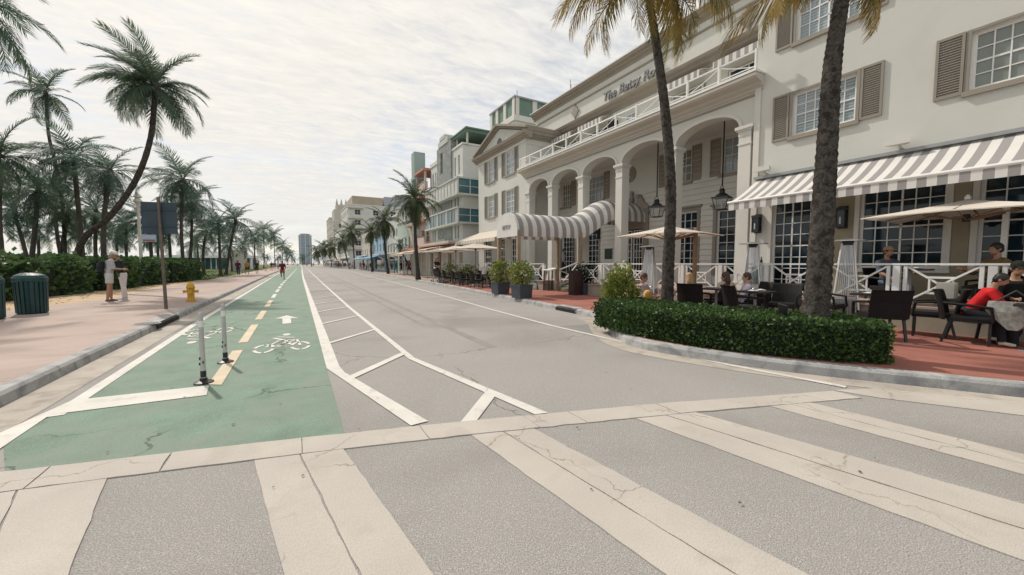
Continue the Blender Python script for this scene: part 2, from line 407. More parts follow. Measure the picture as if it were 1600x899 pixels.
def text_mesh(txt, size, depth, shear=0.0, spacing=1.0, bold=0.0):
    cu = bpy.data.curves.new('lettering', 'FONT'); cu.body = txt; cu.size = size; cu.extrude = depth; cu.shear = shear
    cu.space_character = spacing; cu.offset = bold; cu.align_x = 'CENTER'; cu.resolution_u = 3
    o = bpy.data.objects.new('lettering', cu); COL.objects.link(o)
    dg = bpy.context.evaluated_depsgraph_get(); me = bpy.data.meshes.new_from_object(o.evaluated_get(dg))
    COL.objects.unlink(o); bpy.data.objects.remove(o); return me
def remesh(mb, voxel, name, m, smooth_it=2):
    me = mb.mesh(name, m); o = bpy.data.objects.new(name, me); COL.objects.link(o)
    r = o.modifiers.new('r', 'REMESH'); r.mode = 'VOXEL'; r.voxel_size = voxel; r.use_smooth_shade = True
    if smooth_it:
        s = o.modifiers.new('s', 'SMOOTH'); s.factor = .5; s.iterations = smooth_it
    dg = bpy.context.evaluated_depsgraph_get(); dg.update(); n = bpy.data.meshes.new_from_object(o.evaluated_get(dg))
    n.name = name
    COL.objects.unlink(o); bpy.data.objects.remove(o); return n
# ================================================================ GROUND
struct('ground', MB().fan([(-900, -900), (900, -900), (900, 3000), (-900, 3000)], -.06), M_land)
struct('sea', MB().fan([(-3000, -300), (-170, -300), (-170, 5000), (-3000, 5000)], -.03), M_water)
struct('beach', MB().fan([(-171, -300), (-60, -300), (-60, 2500), (-171, 2500)], .0), M_sand)
kerbR = [(11.6, -8.3), (9.7, -4.2), (8.4, -1.5), (7.75, -.2), (7.05, .86), (6.63, 1.51), (6.2, 2.17), (5.78, 2.89), (5.48, 3.67), (5.31, 4.3), (5.26, 4.85), (5.48, 5.5), (5.98, 6.3), (6.62, 7.2), (7.08, 8.1), (7.25, 9.2),
         (7.36, 11), (7.6, 14), (7.85, 17), (8.35, 23), (8.75, 31), (9.6, 46), (10.9, 68), (12.6, 125), (14.5, 260), (16, 430)]
KR = [(p.x, p.y) for p in spline([(a, b, 0) for a, b in kerbR], 5)]
KL = [(-2.68, -15), (-2.72, 5.9), (-2.76, 8), (-2.8, 12), (-2.85, 30), (-2.95, 60), (-2.6, 130), (-2, 260), (-1, 430)]
struct('road', MB().fan([(-2.9, -40), (60, -40), (60, -8.7)] + [(x+.4, y) for x, y in KR] + [(x-.2, y) for x, y in reversed(KL)], 0.0), M_asphalt)
def lerpline(L, y):
    for (x0, y0), (x1, y1) in zip(L, L[1:]):
        if y0 <= y <= y1: return x0+(x1-x0)*(y-y0)/(y1-y0)
    return L[-1][0]
def offset(L, d):
    o = []
    for i, p in enumerate(L):
        a = Vector(L[max(i-1, 0)]); b = Vector(L[min(i+1, len(L)-1)]); t = (b-a).normalized(); o.append((p[0]+t.y*d, p[1]-t.x*d))
    return o
def ribbon(L, d0, d1, z, mb=None, z1=None):
    mb = mb or MB(); A_, B_ = offset(L, d0), offset(L, d1)
    for i in range(len(L)-1):
        mb.add([(*A_[i], z), (*B_[i], z if z1 is None else z1), (*B_[i+1], z if z1 is None else z1), (*A_[i+1], z)], [(0, 1, 2, 3)])
    return mb
# kerbs (side = +1: pavement lies to the right of the line)
def kerb(L, side, name):
    mb = MB(); prof = [(0, -.01), (.02, .11), (.05, .145), (.17, .155)]
    for (a, za), (b, zb) in zip(prof, prof[1:]): ribbon(L, side*a, side*b, za, mb, zb)
    return struct(name, mb, M_kerb, smooth=False)
drainR = (9.05, 10.05); drainL = (11.6, 13.3)
kr = kerb(KR, 1, 'kerb'); KLs = [(lerpline(KL, y), y) for y in [-15+i*.8 for i in range(100)]+[66+i*12 for i in range(31)]]
kl = kerb(KLs, -1, 'kerb')
near = [p for p in KR if -9 <= p[1] < 8.3]; far = [p for p in KR if p[1] >= 8.2]
struct('gutter', ribbon(near, -.36, -.0, .004), M_gutter); struct('gutter', ribbon([p for p in KLs if p[1] < 70], 0, .42, .004), M_gutter)
# side walks
wl = [(x-.165, y) for x, y in KLs] + [(-6.4, 430), (-6.4, 40), (-6.6, 26), (-6.3, 21), (-6.9, 17.5), (-8.2, 14), (-9.5, 8), (-9.5, -15)]
def slabs(name, poly, m, z, xs, ys, gap=.006, under=None):
    base = MB().fan(poly, z-.012); r = struct(name, base, under or m)
    for i in range(len(xs)-1):
        for j in range(len(ys)-1):
            q = clip(poly, xs[i]+gap, xs[i+1]-gap, ys[j]+gap, ys[j+1]-gap)
            if q: MB().prism(q, z-.01, z).build('slab', m, r, fix=False)
    return r
M_joint = simple('joint_dirt', (.16, .13, .11), .95); M_jointr = simple('joint_red', (.15, .06, .045), .95)
slabs('sidewalk', wl, M_walkl, .155, [-10, -5.9, -2.5], [-15, 3, 6.6, 10.2, 13.8, 17.4, 21, 24.6, 28.2, 31.8, 35.4, 39, 42.6, 46.2, 49.8, 53.4, 57, 75, 430], .004, M_joint)
KRi = offset(KR, .168)
redp = [p for p in KRi if p[1] <= 27]; redp = redp + [(13.4, 27), (13.4, -8.3)]
slabs('sidewalk', redp, M_red, .155, [5, 6.4, 7.8, 9.2, 10.6, 12, 13.5], [-9.25+1.45*i for i in range(26)], .004, M_jointr)
M_walkr = mat('sidewalk_pinkgrey', (.37, .28, .24), .92, .1, .8, .3, 90, .2, fine=.04, dirt=(.9, .5, .8, (.28, .22, .2), .6))
farp = [p for p in KRi if p[1] > 27]
struct('sidewalk', MB().fan([(lerpline(KRi, 27.0), 27.0)] + farp + [(60, 430), (60, 27)], .150), M_walkr)
struct('sand_strip', MB().fan([(-6.2, 21), (-6.5, 26), (-6.3, 41), (-8, 44), (-30, 44), (-30, 8), (-9, 8), (-8.1, 14), (-6.8, 17.5)], .149), M_sand)
struct('lawn', MB().fan([(-6.35, 40), (-6.35, 420), (-70, 420), (-70, 15), (-12, 15), (-12, 40)], .16), M_lawn)
# tufts of grass along the pavement edge
rng = random.Random(3); g = MB()
for i in range(9000):
    y = 40+70*rng.random()**1.6; x = -6.4-rng.random()*(8+.25*y)
    g.add([(x-.03, y, .15), (x+.03, y, .15), (x+rng.gauss(0, .05), y+rng.gauss(0, .05), .2+rng.random()*.09)], [(0, 1, 2)])
g.build('grass', M_lawn, fix=False, kind='stuff')
g = MB()
for i in range(900):        # dry litter on the sand
    x, y = -7.0-rng.random()*4, 9+rng.random()*20
    if x > -6.6-(.0 if y > 18 else (18-y)*.28): continue
    a = rng.random()*6.3; l = .03+.09*rng.random()
    g.add([(x, y, .152), (x+.02, y+.02, .175), (x+l*math.cos(a), y+l*math.sin(a), .16)], [(0, 1, 2)])
g.build('leaf_litter', mat('litter', (.22, .14, .07), .9, .3, 9), fix=False, kind='stuff')
# ---------------------------------------------------------------- bike lane
LB = [(.34, 5.98), (.36, 9), (.40, 17), (.55, 45), (1.0, 90), (1.6, 135), (2.6, 260), (4, 420)]
LA = [(-2.16, 4.0), (-2.17, 5.4), (-2.2, 7), (-2.28, 12), (-2.3, 28), (-2.35, 60), (-2.0, 130), (-1.4, 260), (-.5, 420)]
lane = MB().fan([(-2.2, 4.86), (-1.84, 4.06), (.33, 3.58)] + LB + list(reversed(LA[2:])) + [(-2.14, 5.4)], .004)
lane = struct('bike_lane', lane, M_green)
def line(name, L, w, m=M_line, z=.009, par=None):
    ys = []
    for (x0, y0), (x1, y1) in zip(L, L[1:]):
        k = max(1, int((y1-y0)/4)); ys += [(x0+(x1-x0)*i/k, y0+(y1-y0)*i/k) for i in range(k)]
    ys.append(L[-1]); return struct(name, ribbon(ys, 0, w, z), m, par or road_marks)
road_marks = T('road_markings', 'white painted lines hatching and arrows on the grey street', 'road marking')
road_marks['kind'] = 'structure'; del road_marks['category']
line('edge_line', LB, .17); line('edge_line', LA[1:], .13)
struct('edge_line', MB().fan([G(128, 620).xy, G(0, 678).xy, G(-90, 722).xy, G(-90, 752).xy, G(0, 703).xy, G(75, 652).xy, G(112, 632).xy], .0095), M_line, road_marks)
struct('edge_line', MB().fan([(.34, 6.0), (.88, 3.47), (1.05, 3.49), (.54, 5.66), (.515, 6.0)], .0095), M_line, road_marks)
LC = [(1.50, 5.95), (1.50, 9), (1.50, 14), (1.66, 30), (2.2, 78), (2.9, 130), (4.6, 260), (6, 420)]
line('edge_line', LC, .10); struct('edge_line', MB().fan([(1.50, 5.96), (2.02, 3.13), (2.16, 3.1), (1.605, 5.96)], .0095), M_line, road_marks)
for i in range(40):
    y = 7.86+2.63*i; x0, x1 = lerpline(LB, y)+.17, lerpline(LC, y+1.1)
    struct('hatch_bar', MB().fan([(x0, y), (x0, y+.15), (x1, y+1.25), (x1, y+1.1)], .010), M_line, road_marks)
struct('hatch_bar', MB().fan([(.62, 5.30), (.59, 5.46), (1.52, 6.48), (1.56, 6.34)], .010), M_line, road_marks)
struct('hatch_bar', MB().fan([(1.31, 3.32), (1.46, 3.28), (1.94, 3.82), (1.88, 3.98)], .010), M_line, road_marks)
RL = [(5.72, 1.99), (5.50, 3.2), (5.36, 4.9), (5.28, 7.5), (5.45, 11), (5.84, 16.2), (6.63, 29.6), (7.36, 47.6), (9, 75), (10.6, 125), (12.4, 260)]
line('edge_line', RL, .10)
struct('stop_bar', MB().fan([(-2.15, 5.47), (-2.09, 5.93), (-.97, 5.85), (-.93, 5.43)], .010), M_line, road_marks)
dy = [(5.9, 8.0), (8.75, 11.2), (12.2, 14.4), (15.6, 18.4), (19.6, 22), (23.4, 26)] + [(27+3.6*i, 29.4+3.6*i) for i in range(30)]
for i, (a, b) in enumerate(dy):
    c = -.99 + max(0, (a-30))*.012
    struct('lane_dash', MB().fan([(c, a), (c+.15, a-.1 if i == 0 else a), (c+.15, b), (c, b)], .0105), M_yellow if i < 4 else M_line, road_marks)
def ring(cx, cy, rx, ry, w, a0, a1, n=9):
    o = [(cx+rx*math.cos(a0+(a1-a0)*i/n), cy+ry*math.sin(a0+(a1-a0)*i/n)) for i in range(n+1)]
    i_ = [(cx+(rx-w)*math.cos(a0+(a1-a0)*i/n), cy+(ry-w*1.9)*math.sin(a0+(a1-a0)*i/n)) for i in range(n+1)]
    return o, i_
def bike(cx, cy, rot, name='bike_symbol'):
    mb = MB()
    def add(poly):
        q = []
        for x, y in poly:
            if rot: x, y = -x, -y
            q.append((cx+x, cy+y))
        mb.fan(q, .0105)
    for sx in (-.28, .28):
        for a0, a1 in ((.25, 1.45), (1.7, 2.9), (3.4, 4.6), (4.85, 6.05)):
            o, n_ = ring(sx, -.42, .17, .40, .055, a0, a1)
            for k in range(len(o)-1): add([o[k], o[k+1], n_[k+1], n_[k]])
    for a, b, w in (((-.26, -.30), (-.08, .25), .045), ((-.10, -.30), (.20, .22), .05), ((-.12, .3), (.22, .25), .045), ((.22, .28), (.28, -.38), .045), ((-.06, -.35), (.05, .1), .05), ((-.18, .62), (.02, .28), .075), ((-.12, .72), (.2, .5), .06), ((.02, .3), (.12, -.2), .06)):
        d = (Vector(b)-Vector(a)).normalized(); n2 = Vector((d.y, -d.x))*w/2
        add([tuple(Vector(a)+n2), tuple(Vector(b)+n2), tuple(Vector(b)-n2), tuple(Vector(a)-n2)])
    add([(.04+.075*math.cos(t*.785), .95+.15*math.sin(t*.785)) for t in range(8)])
    struct(name, mb, M_line, road_marks)
bike(-.25, 8.35, False); bike(-1.72, 10.2, True)
struct('arrow', MB().fan([(-.33, 11.0), (-.14, 11.0), (-.16, 12.0), (.03, 11.95), (-.27, 12.75), (-.55, 12.15), (-.36, 12.06)], .0105), M_line, road_marks)
# darker tyre marks and a darker area of road by the kerb bulge
M_tyre = mat('tyre_stain', (.225, .207, .188), .92, .10, 2.0, .4, 150, .2, fine=.1, fscale=200, dirt=(1.6, .42, .66, (.295, .272, .247), 1.0))
struct('tyre_stain', ribbon([(2.95, 6.1), (2.98, 8), (3.05, 14), (3.25, 26), (3.7, 50), (4.3, 80)], 0, .17, .003), M_tyre)
struct('tyre_stain', ribbon([(2.62, 9.2), (2.66, 14), (2.9, 26), (3.3, 50)], 0, .10, .0032), M_tyre)
struct('dark_road_area', MB().fan([(5.42, 7.44), (6.40, 7.22), (5.95, 6.45), (5.42, 5.62), (5.36, 6.2)], .0035), M_asphalt_dark)
# ---------------------------------------------------------------- crosswalk of pale concrete bands
cw = T('crosswalk', 'wide crosswalk of pale concrete bands across the street', 'crosswalk'); cw['kind'] = 'structure'; del cw['category']
up = [(-3.2, 4.42), (-1.89, 4.12), (.14, 3.65), (1.6, 3.25), (3.13, 2.80), (5.46, 2.01)]
lo = [(-3.2, 4.05), (-1.3, 3.66), (.29, 3.30), (1.84, 2.87), (3.46, 2.39), (5.58, 1.70)]
def at(L, x):
    for (x0, y0), (x1, y1) in zip(L, L[1:]):
        if x0 <= x <= x1: return y0+(y1-y0)*(x-x0)/(x1-x0)
    return L[-1][1]
cuts = [-3.2, -2.3, -1.62, -.9, .0, .95, 1.9, 2.35, 3.3, 4.2, 5.0, 5.46]
cr = random.Random(5)
def rough(poly):
    o = []
    for i, a in enumerate(poly):
        b = poly[(i+1) % len(poly)]; a, b = Vector(a), Vector(b); l = (b-a).length; n = max(1, int(l/.11)); nv = Vector((a.y-b.y, b.x-a.x)).normalized() if l > 0 else Vector((0, 0))
        for k in range(n):
            p = a.lerp(b, k/n)
            if k: p = p+nv*cr.gauss(0, .0032)
            o.append((p.x, p.y))
    return o
def panel(poly, z): MB().prism(rough(poly), .001, z-.004).build('concrete_panel', M_band, cw, fix=False)
for i, (a, b) in enumerate(zip(cuts, cuts[1:])):
    panel([(a+.004, at(lo, a)+.006), (b-.004, at(lo, b)+.006), (b-.004, at(up, b)), (a+.004, at(up, a))], .011+cr.random()*.004)
def stripe(xl, xr, sl, sr, length=5.2):
    """two long slabs with a joint along the middle; (sl, sr) = drift in x per metre towards the viewer"""
    xm = (xl+xr)/2; sm = (sl+sr)/2; splits = (0, length)
    def pt(x, s, d): return (x+s*d, at(lo, x)-.006-d)
    for (xa, sa), (xb, sb) in (((xl, sl), (xm-.006, sm)), ((xm+.006, sm), (xr, sr))):
        for d0, d1 in zip(splits, splits[1:]):
            panel([pt(xa, sa, d0), pt(xb, sb, d0), pt(xb, sb, d1-.005), pt(xa, sa, d1-.005)], .010+cr.random()*.004)
for xl, xr, s1, s2 in ((-2.1, -1.19, .42, .18), (-.32, .29, .165, .155), (1.29, 1.84, .118, .13), (2.82, 3.46, .15, .225), (4.30, 4.79, .10, .106)):
    stripe(xl, xr, s1, s2)
panel([(5.50, 2.02), (6.02, 1.80), (6.95, .62), (6.3, .60), (5.62, 1.66)], .012)
panel([(6.96, .61), (8.2, -1.2), (7.4, -1.3), (6.31, .59)], .013)
# painted line from kerb edge
# small rubber and gum spots
sp = MB()
for i in range(60):
    x, y = cr.uniform(-2, 6), cr.uniform(.5, 9); r = cr.uniform(.004, .012)
    sp.fan([(x+r*math.cos(k*.9)*1.4*cr.uniform(.7, 1.2), y+r*math.sin(k*.9)*cr.uniform(.7, 1.2)) for k in range(7)], .0185)
sp.build('gum_spot', simple('gum', (.07, .065, .06), .95), fix=False, kind='stuff')
# storm drains: dark mouths in the kerbs
def drain(L, y0, y1, side, label):
    t = T('storm_drain', label, 'drain', (lerpline(L, (y0+y1)/2), (y0+y1)/2, 0))
    seg = [(lerpline(L, y0+(y1-y0)*i/4), y0+(y1-y0)*i/4) for i in range(5)]
    mb = MB(); ribbon(seg, -side*.012, -side*.012, .012, mb)
    A_ = offset(seg, -side*.014); o = MB()
    for i in range(4): o.add([(*A_[i], .008), (*A_[i+1], .008), (*A_[i+1], .105), (*A_[i], .105)], [(0, 1, 2, 3)])
    o.build('drain_mouth', M_dark, t, True, fix=False)
    ribbon(seg, -side*.02, side*.30, .160).build('drain_cover', M_kerb, t, True, fix=False)
drain([p for p in KR if 7.5 < p[1] < 14], 9.0, 10.1, 1, 'dark storm drain opening in the kerb before the red sidewalk')
drain(KL, 11.5, 13.4, -1, 'dark storm drain opening in the kerb beside the bike lane')
c = G(229, 506, .155); t = T('utility_cover', 'dark round utility cover set in the pink sidewalk near the drain', 'manhole cover', (c.x, c.y, .155))
MB().lathe([(.25, 0), (.25, .006)], n=20).build('frame', M_kerb, t); MB().lathe([(.21, 0), (.21, .010), (.19, .012)], n=20).build('lid', simple('iron', (.12, .11, .105), .8), t)
# ================================================================ HOTEL
F = 13.0; BW = 15.6
hotel = T('hotel_building', 'cream hotel with arched porch white columns pediment and striped awnings', 'hotel', (13, 14, .15))
def HP(name, mb, m, **k): return mb.build(name, m, hotel, True, **k)
# --- right wing
w2 = [(4.62, 6.12), (1.12, 2.66)]; zs2, zs3 = (5.28, 6.52), (7.98, 9.55)
holes = [(a, b, *z) for a, b in w2 for z in (zs2, zs3, (10.7, 12.2))]
gf = [(5.52, 6.56, .62, 3.45), (2.86, 4.42, 1.38, 3.45), (.55, 2.38, 1.38, 3.45), (-2.1, -.3, 1.38, 3.45)]
mb = wall_holes(MB(), F, .22, -7, 7.2, .15, 13.4, holes+gf)
mb.box(F+.5, 26, -7, 7.18, .15, 13.3); mb.add([(F, 7.2, 0), (F+.5, 7.2, 0), (F+.5, 7.2, 13.4), (F, 7.2, 13.4)], [(0, 1, 2, 3)])
mb.add([(F, -7, 13.4), (26, -7, 13.4), (26, 7.2, 13.4), (F, 7.2, 13.4)], [(0, 1, 2, 3)])
HP('wall', mb, M_cream, fix=False)
HP('parapet_coping', MB().box(F-.1, F+.35, -7, 7.3, 13.4, 13.6), M_trim)
HP('rear_wall', MB().box(F+.4, F+.45, -6.9, 7.1, .2, 13.2), M_dark)
for i, (a, b) in enumerate(w2):
    for z in (zs2, zs3, (10.7, 12.2)):
        gm = M_glassb if (i == 0 or z == zs3) else M_glassc
        window(hotel, F, a, b, *z, 6, 4, M_white, gm, dep=.12, mid=True, split=3, fw=.07, mw=.022)
        HP('window_surround', MB().box(F-.03, F-.003, a-.07, a, z[0]-.0, z[1]+.06).box(F-.03, F-.003, b, b+.07, z[0], z[1]+.06).box(F-.028, F-.003, a, b, z[1], z[1]+.058), M_shut)
        HP('sill', MB().box(F-.075, F-.003, a-.09, b+.09, z[0]-.12, z[0]-.01), M_brown)
        for s0, s1 in ((b+.085, b+.53), (a-.53, a-.085)): shutter(hotel, F, s0, s1, z[0]-.05, z[1]+.06)
for i, (a, b, c, d) in enumerate(gf):
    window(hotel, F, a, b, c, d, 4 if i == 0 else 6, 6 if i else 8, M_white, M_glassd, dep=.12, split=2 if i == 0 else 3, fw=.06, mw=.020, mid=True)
    HP('window_surround', MB().box(F-.035, F-.003, a-.10, a, c, d+.1), M_trim); HP('window_surround', MB().box(F-.035, F-.003, b, b+.10, c, d+.1), M_trim)
    if i: HP('sill', MB().box(F-.08, F-.003, a-.12, b+.12, c-.10, c-.01), M_trim)
# awning shade put in as olive panels between and below the ground floor windows
for k, (a, b) in enumerate(((4.53, 5.41), (2.49, 2.75), (-.18, .44), (-7, -2.2))):
    if k == 0: HP('awning_shade_panel', MB().box(F-.024, F-.003, a, a+.42, .62, 3.9), M_olive)
    else: HP('awning_shade_panel', MB().box(F-.024, F-.003, a, b, .62, 3.9), M_olive)
HP('awning_shade_panel', MB().box(F-.0242, F-.003, .43, 4.52, .62, 1.26), M_olive)
for y in (6.85,):
    HP('corner_trim', MB().box(F-.05, F-.004, 7.02, 7.2, .62, 7.1), M_trim)
# --- left wing with pediment
L0, L1 = 21.3, 28.6
lw = [(22.75, 24.1), (25.75, 26.95)]
zl2, zl3 = (5.0, 6.6), (7.62, 9.2)
lh = [(a, b, *z) for a, b in lw for z in (zl2, zl3)] + [(22.3, 23.3, .7, 3.3), (24.2, 25.3, .7, 3.3), (26.3, 27.6, .7, 3.3)]
mb = wall_holes(MB(), F, .22, L0, L1, .15, 9.35, lh)
mb.add([(F, L1, .1), (24, L1, .1), (24, L1, 11), (F, L1, 9.35)], [(0, 1, 2, 3)])
mb.box(F+.5, 24, L0+.02, L1-.02, .15, 9.9); HP('wall', mb, M_cream, fix=False)
HP('rear_wall', MB().box(F+.4, F+.45, L0+.1, L1-.1, .2, 9.2), M_dark)
mb = wall_holes(MB(), L0-.02, .2, F, BW, 7.6, 9.35, [(13.95, 14.75, 7.75, 9.0)], axis='y')
HP('side_wall', mb, M_cream, fix=False)
window(hotel, L0-.02, 13.95, 14.75, 7.75, 9.0, 2, 3, M_trim, M_glassd, axis='y', dep=.1, single=True, name='door')
for (a, b) in lw:
    for z in (zl2, zl3):
        window(hotel, F, a, b, *z, 4, 4, M_white, M_glassb, dep=.12, mid=True, split=2, mw=.03)
        HP('sill', MB().box(F-.075, F-.003, a-.09, b+.09, z[0]-.12, z[0]-.01), M_brown)
        for s0, s1 in ((b+.03, b+.48), (a-.48, a-.03)): shutter(hotel, F, s0, s1, z[0]-.05, z[1]+.05, detail=True)
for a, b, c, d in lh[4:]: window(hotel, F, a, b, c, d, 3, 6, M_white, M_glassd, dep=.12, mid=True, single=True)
# entablature and pediment (front, and return along the side)
ent = [(F+.2, 9.05), (F-.06, 9.05), (F-.06, 9.12), (F-.03, 9.12), (F-.03, 9.38), (F-.14, 9.42), (F-.14, 9.52), (F-.32, 9.60), (F-.36, 9.78), (F+.2, 9.84)]
HP('frieze', MB().box(F-.045, F-.003, L0-.02, L1, 9.26, 9.42), M_trim)
cor = [(F+.2, 9.42), (F-.10, 9.42), (F-.13, 9.52), (F-.26, 9.55), (F-.30, 9.62), (F-.42, 9.66), (F-.46, 9.82), (F+.2, 9.84)]
HP('eave_cornice', MB().prof(cor, 'y', L0-.46, L1+.35), M_brown)
corx = [(y_, z_) for y_, z_ in [(L0+.2, 9.422), (L0-.10, 9.422), (L0-.13, 9.522), (L0-.26, 9.552), (L0-.30, 9.622), (L0-.42, 9.662), (L0-.459, 9.822), (L0+.2, 9.842)]]
HP('eave_cornice', MB().prof(corx, 'x', F+.201, BW-.3), M_brown)
HP('side_frieze', MB().box(F+.0, BW-.3, L0-.045, L0-.024, 9.10, 9.42), M_trim)
mid = (L0+L1)/2; apz = 11.15
HP('tympanum', MB().prof([(L0-.35, 9.845), (L1+.3, 9.845), (mid, apz-.05)], 'x', F+.0, F+.18), M_cream)
rk = MB()
for a, b in ((L0-.46, mid), (L1+.35, mid)):
    d = Vector((0, b-a, apz-9.84)); n = Vector((0, -d.z, d.y)).normalized() if b > a else Vector((0, d.z, -d.y)).normalized()
    p = Vector((0, a, 9.84)); q = Vector((0, b, apz))
    for x0, t0, t1 in ((F-.16, .0, .12), (F-.34, .12, .26)):
        vs = []
        for x in (x0, F+4.0):
            for c in (p+n*t0, q+n*t0, q+n*t1, p+n*t1): vs.append((x, c.y, c.z))
        rk.add(vs, [(0, 1, 2, 3), (4, 7, 6, 5), (0, 4, 5, 1), (1, 5, 6, 2), (2, 6, 7, 3), (3, 7, 4, 0)])
HP('raking_cornice', rk, M_brown)
lun = MB(); o = [(mid+.42*math.cos(math.pi*i/10), 9.98+.48*math.sin(math.pi*i/10)) for i in range(11)]
HP('lunette_window', lun.prof(o, 'x', F-.02, F+.02), M_glassd)
o2 = [(mid+.52*math.cos(math.pi*i/10), 9.93+.60*math.sin(math.pi*i/10)) for i in range(11)]
HP('lunette_frame', MB().prof(o2, 'x', F-.012, F+.02), M_trim)
HP('roof', MB().prof([(L0-.4, 9.86), (L1+.3, 9.86), (mid, apz)], 'x', F+.3, 24), M_brown)
# --- porch back wall of clapboard
ph = [(20.0, 21.0, 5.22, 6.7), (17.0, 18.5, 5.22, 6.68), (11.35, 12.55, 5.22, 6.68), (8.55, 9.9, 5.22, 6.68)]
pg = [(19.6, 20.9, .62, 3.6), (17.3, 18.7, .62, 3.6), (10.95, 12.35, 1.0, 3.85), (8.55, 10.05, 1.0, 3.75), (13.95, 15.45, .62, 3.3)]
mb = wall_holes(MB(), BW, .22, 7.2, L0, .15, 9.95, ph+pg); HP('wall', mb, M_cream, fix=False)
HP('rear_wall', MB().box(BW+.3, BW+.35, 7.0, L0, .2, 9.8), M_dark)
allh = ph+pg
bd = 0.245; z = .64
while z < 5.15:
    ys = [(7.25, L0-.03)]
    for h in allh:
        if h[2]-.16 < z+bd and z < h[3]+.16:
            n = []
            for a, b in ys:
                if h[1]+.16 <= a or h[0]-.16 >= b: n.append((a, b)); continue
                if h[0]-.16 > a: n.append((a, h[0]-.16))
                if h[1]+.16 < b: n.append((h[1]+.16, b))
            ys = n
    for a, b in ys:
        if b-a > .05: HP('clapboard', MB().prof([(BW-.004, z), (BW-.042, z), (BW-.014, z+bd-.012), (BW-.004, z+bd-.012)], 'y', a, b), M_trim, fix=True)
    z += bd
for k, (a, b, c, d) in enumerate(ph):
    window(hotel, BW, a, b, c, d, 4, 4, M_trim, (M_glassc, M_glassb, M_glassc, M_glassb)[k], dep=.12, mid=True, split=2)
    HP('sill', MB().box(BW-.08, BW-.003, a-.1, b+.1, c-.13, c-.01), M_brown)
    for s0, s1 in ((b+.06, b+.52), (a-.52, a-.06)):
        if s1 < L0-.05 and s0 > 7.3: shutter(hotel, BW, s0, s1, c-.05, d+.05, detail=False)
for k, (a, b, c, d) in enumerate(pg[:4]):
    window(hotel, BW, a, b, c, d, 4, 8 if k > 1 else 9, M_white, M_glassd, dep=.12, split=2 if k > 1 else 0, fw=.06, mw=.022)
    sr = MB().box(BW-.05, BW-.003, a-.15, a, c, d+.02).box(BW-.05, BW-.003, b, b+.15, c, d+.02).box(BW-.055, BW-.003, a-.17, b+.17, d+.02, d+.16).box(BW-.14, BW-.003, a-.24, b+.24, d+.16, d+.24)
    HP('window_surround', sr, M_shut)
# round vent
HP('round_vent', MB().tube([(BW-.05, 14.95, 6.2), (BW-.003, 14.95, 6.2)], [.42, .42], 20), M_brown)
HP('vent_grille', MB().tube([(BW-.065, 14.95, 6.2), (BW-.052, 14.95, 6.2)], [.34, .34], 20), M_shut)
# entrance door with broken pediment
a, b, c, d = pg[4]
dr = HP('door', MB().box(BW+.05, BW+.12, a, b, c, d), M_dark)
for i in range(2):
    y0 = a+.06+i*(b-a)/2; y1 = y0+(b-a)/2-.12
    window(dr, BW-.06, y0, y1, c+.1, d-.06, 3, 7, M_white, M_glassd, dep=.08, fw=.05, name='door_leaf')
HP('door_surround', MB().box(BW-.12, BW-.003, a-.34, a-.02, .62, 4.1).box(BW-.12, BW-.003, b+.02, b+.34, .62, 4.1).box(BW-.10, BW-.003, a-.02, b+.02, 3.3, 4.1).box(BW-.17, BW-.003, a-.45, b+.45, 4.1, 4.24), M_shut)
my = (a+b)/2
for s in (-1, 1):
    pts = [(my+s*(1.16-.0*t), 4.25) for t in (0,)]
    cv = [(1.18, 4.25), (1.2, 4.36), (1.0, 4.47), (.82, 4.62), (.70, 4.84), (.60, 5.0), (.44, 5.06), (.32, 4.96), (.33, 4.84), (.44, 4.82), (.36, 4.66), (.20, 4.50), (.20, 4.25)]
    HP('pediment_scroll', MB().prof([(my+s*u, z) for u, z in cv], 'x', BW-.20, BW-.004), M_brown)
    HP('scroll_rosette', MB().tube([(BW-.24, my+s*.46, 4.93), (BW-.19, my+s*.46, 4.93)], [.10, .10], 12), M_shut)
HP('finial', MB().lathe([(.05, 0), (.07, .1), (.12, .28), (.14, .42), (.06, .55), (.10, .66), (.09, .76), (.02, .84)], (BW-.14, my, 4.45), 12), M_brown, smooth=True)
HP('plaque', MB().box(BW-.06, BW-.044, 16.15, 16.75, 1.75, 2.35), simple('plaque_green', (.03, .05, .04), .4))
# third floor (set back) : windows, striped awnings
M_strip = mat('stripe_cloth', (.70, .68, .65), .9, .04, 2.0, .1, 80, .1, trans=.12, stripe=(1, .30, 0.0, (.325, .315, .31)))
M_stripx = mat('stripe_cloth_canopy', (.70, .68, .65), .9, .04, 2.0, .1, 80, .1, trans=.12, stripe=(0, .44, 0.1, (.31, .30, .295)))
up3 = [20.1, 17.4, 11.6, 8.9]
for k, yc in enumerate(up3):
    o = HP('terrace_door', MB().box(BW-.03, BW-.003, yc-.85, yc+.85, 7.5, 9.3), M_shut)
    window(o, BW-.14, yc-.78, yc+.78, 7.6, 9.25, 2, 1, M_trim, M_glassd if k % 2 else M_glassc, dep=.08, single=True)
    aw = MB(); 
    aw.add([(BW-.01, yc-1.05, 9.80), (BW-.01, yc+1.05, 9.80), (BW-.75, yc+1.05, 9.56), (BW-.75, yc-1.05, 9.56)], [(0, 1, 2, 3)])
    aw.add([(BW-.752, yc-1.05, 9.56), (BW-.752, yc+1.05, 9.56), (BW-.752, yc+1.05, 9.28), (BW-.752, yc-1.05, 9.28)], [(0, 1, 2, 3)])
    HP('window_awning', aw, M_strip, fix=False)
window(hotel, BW-.1, 14.5, 15.3, 8.4, 9.35, 2, 1, M_trim, M_glassb, dep=.07, single=True)
HP('window_awning', MB().box(BW-.35, BW-.01, 15.9, 16.3, 8.1, 9.3), M_dark)
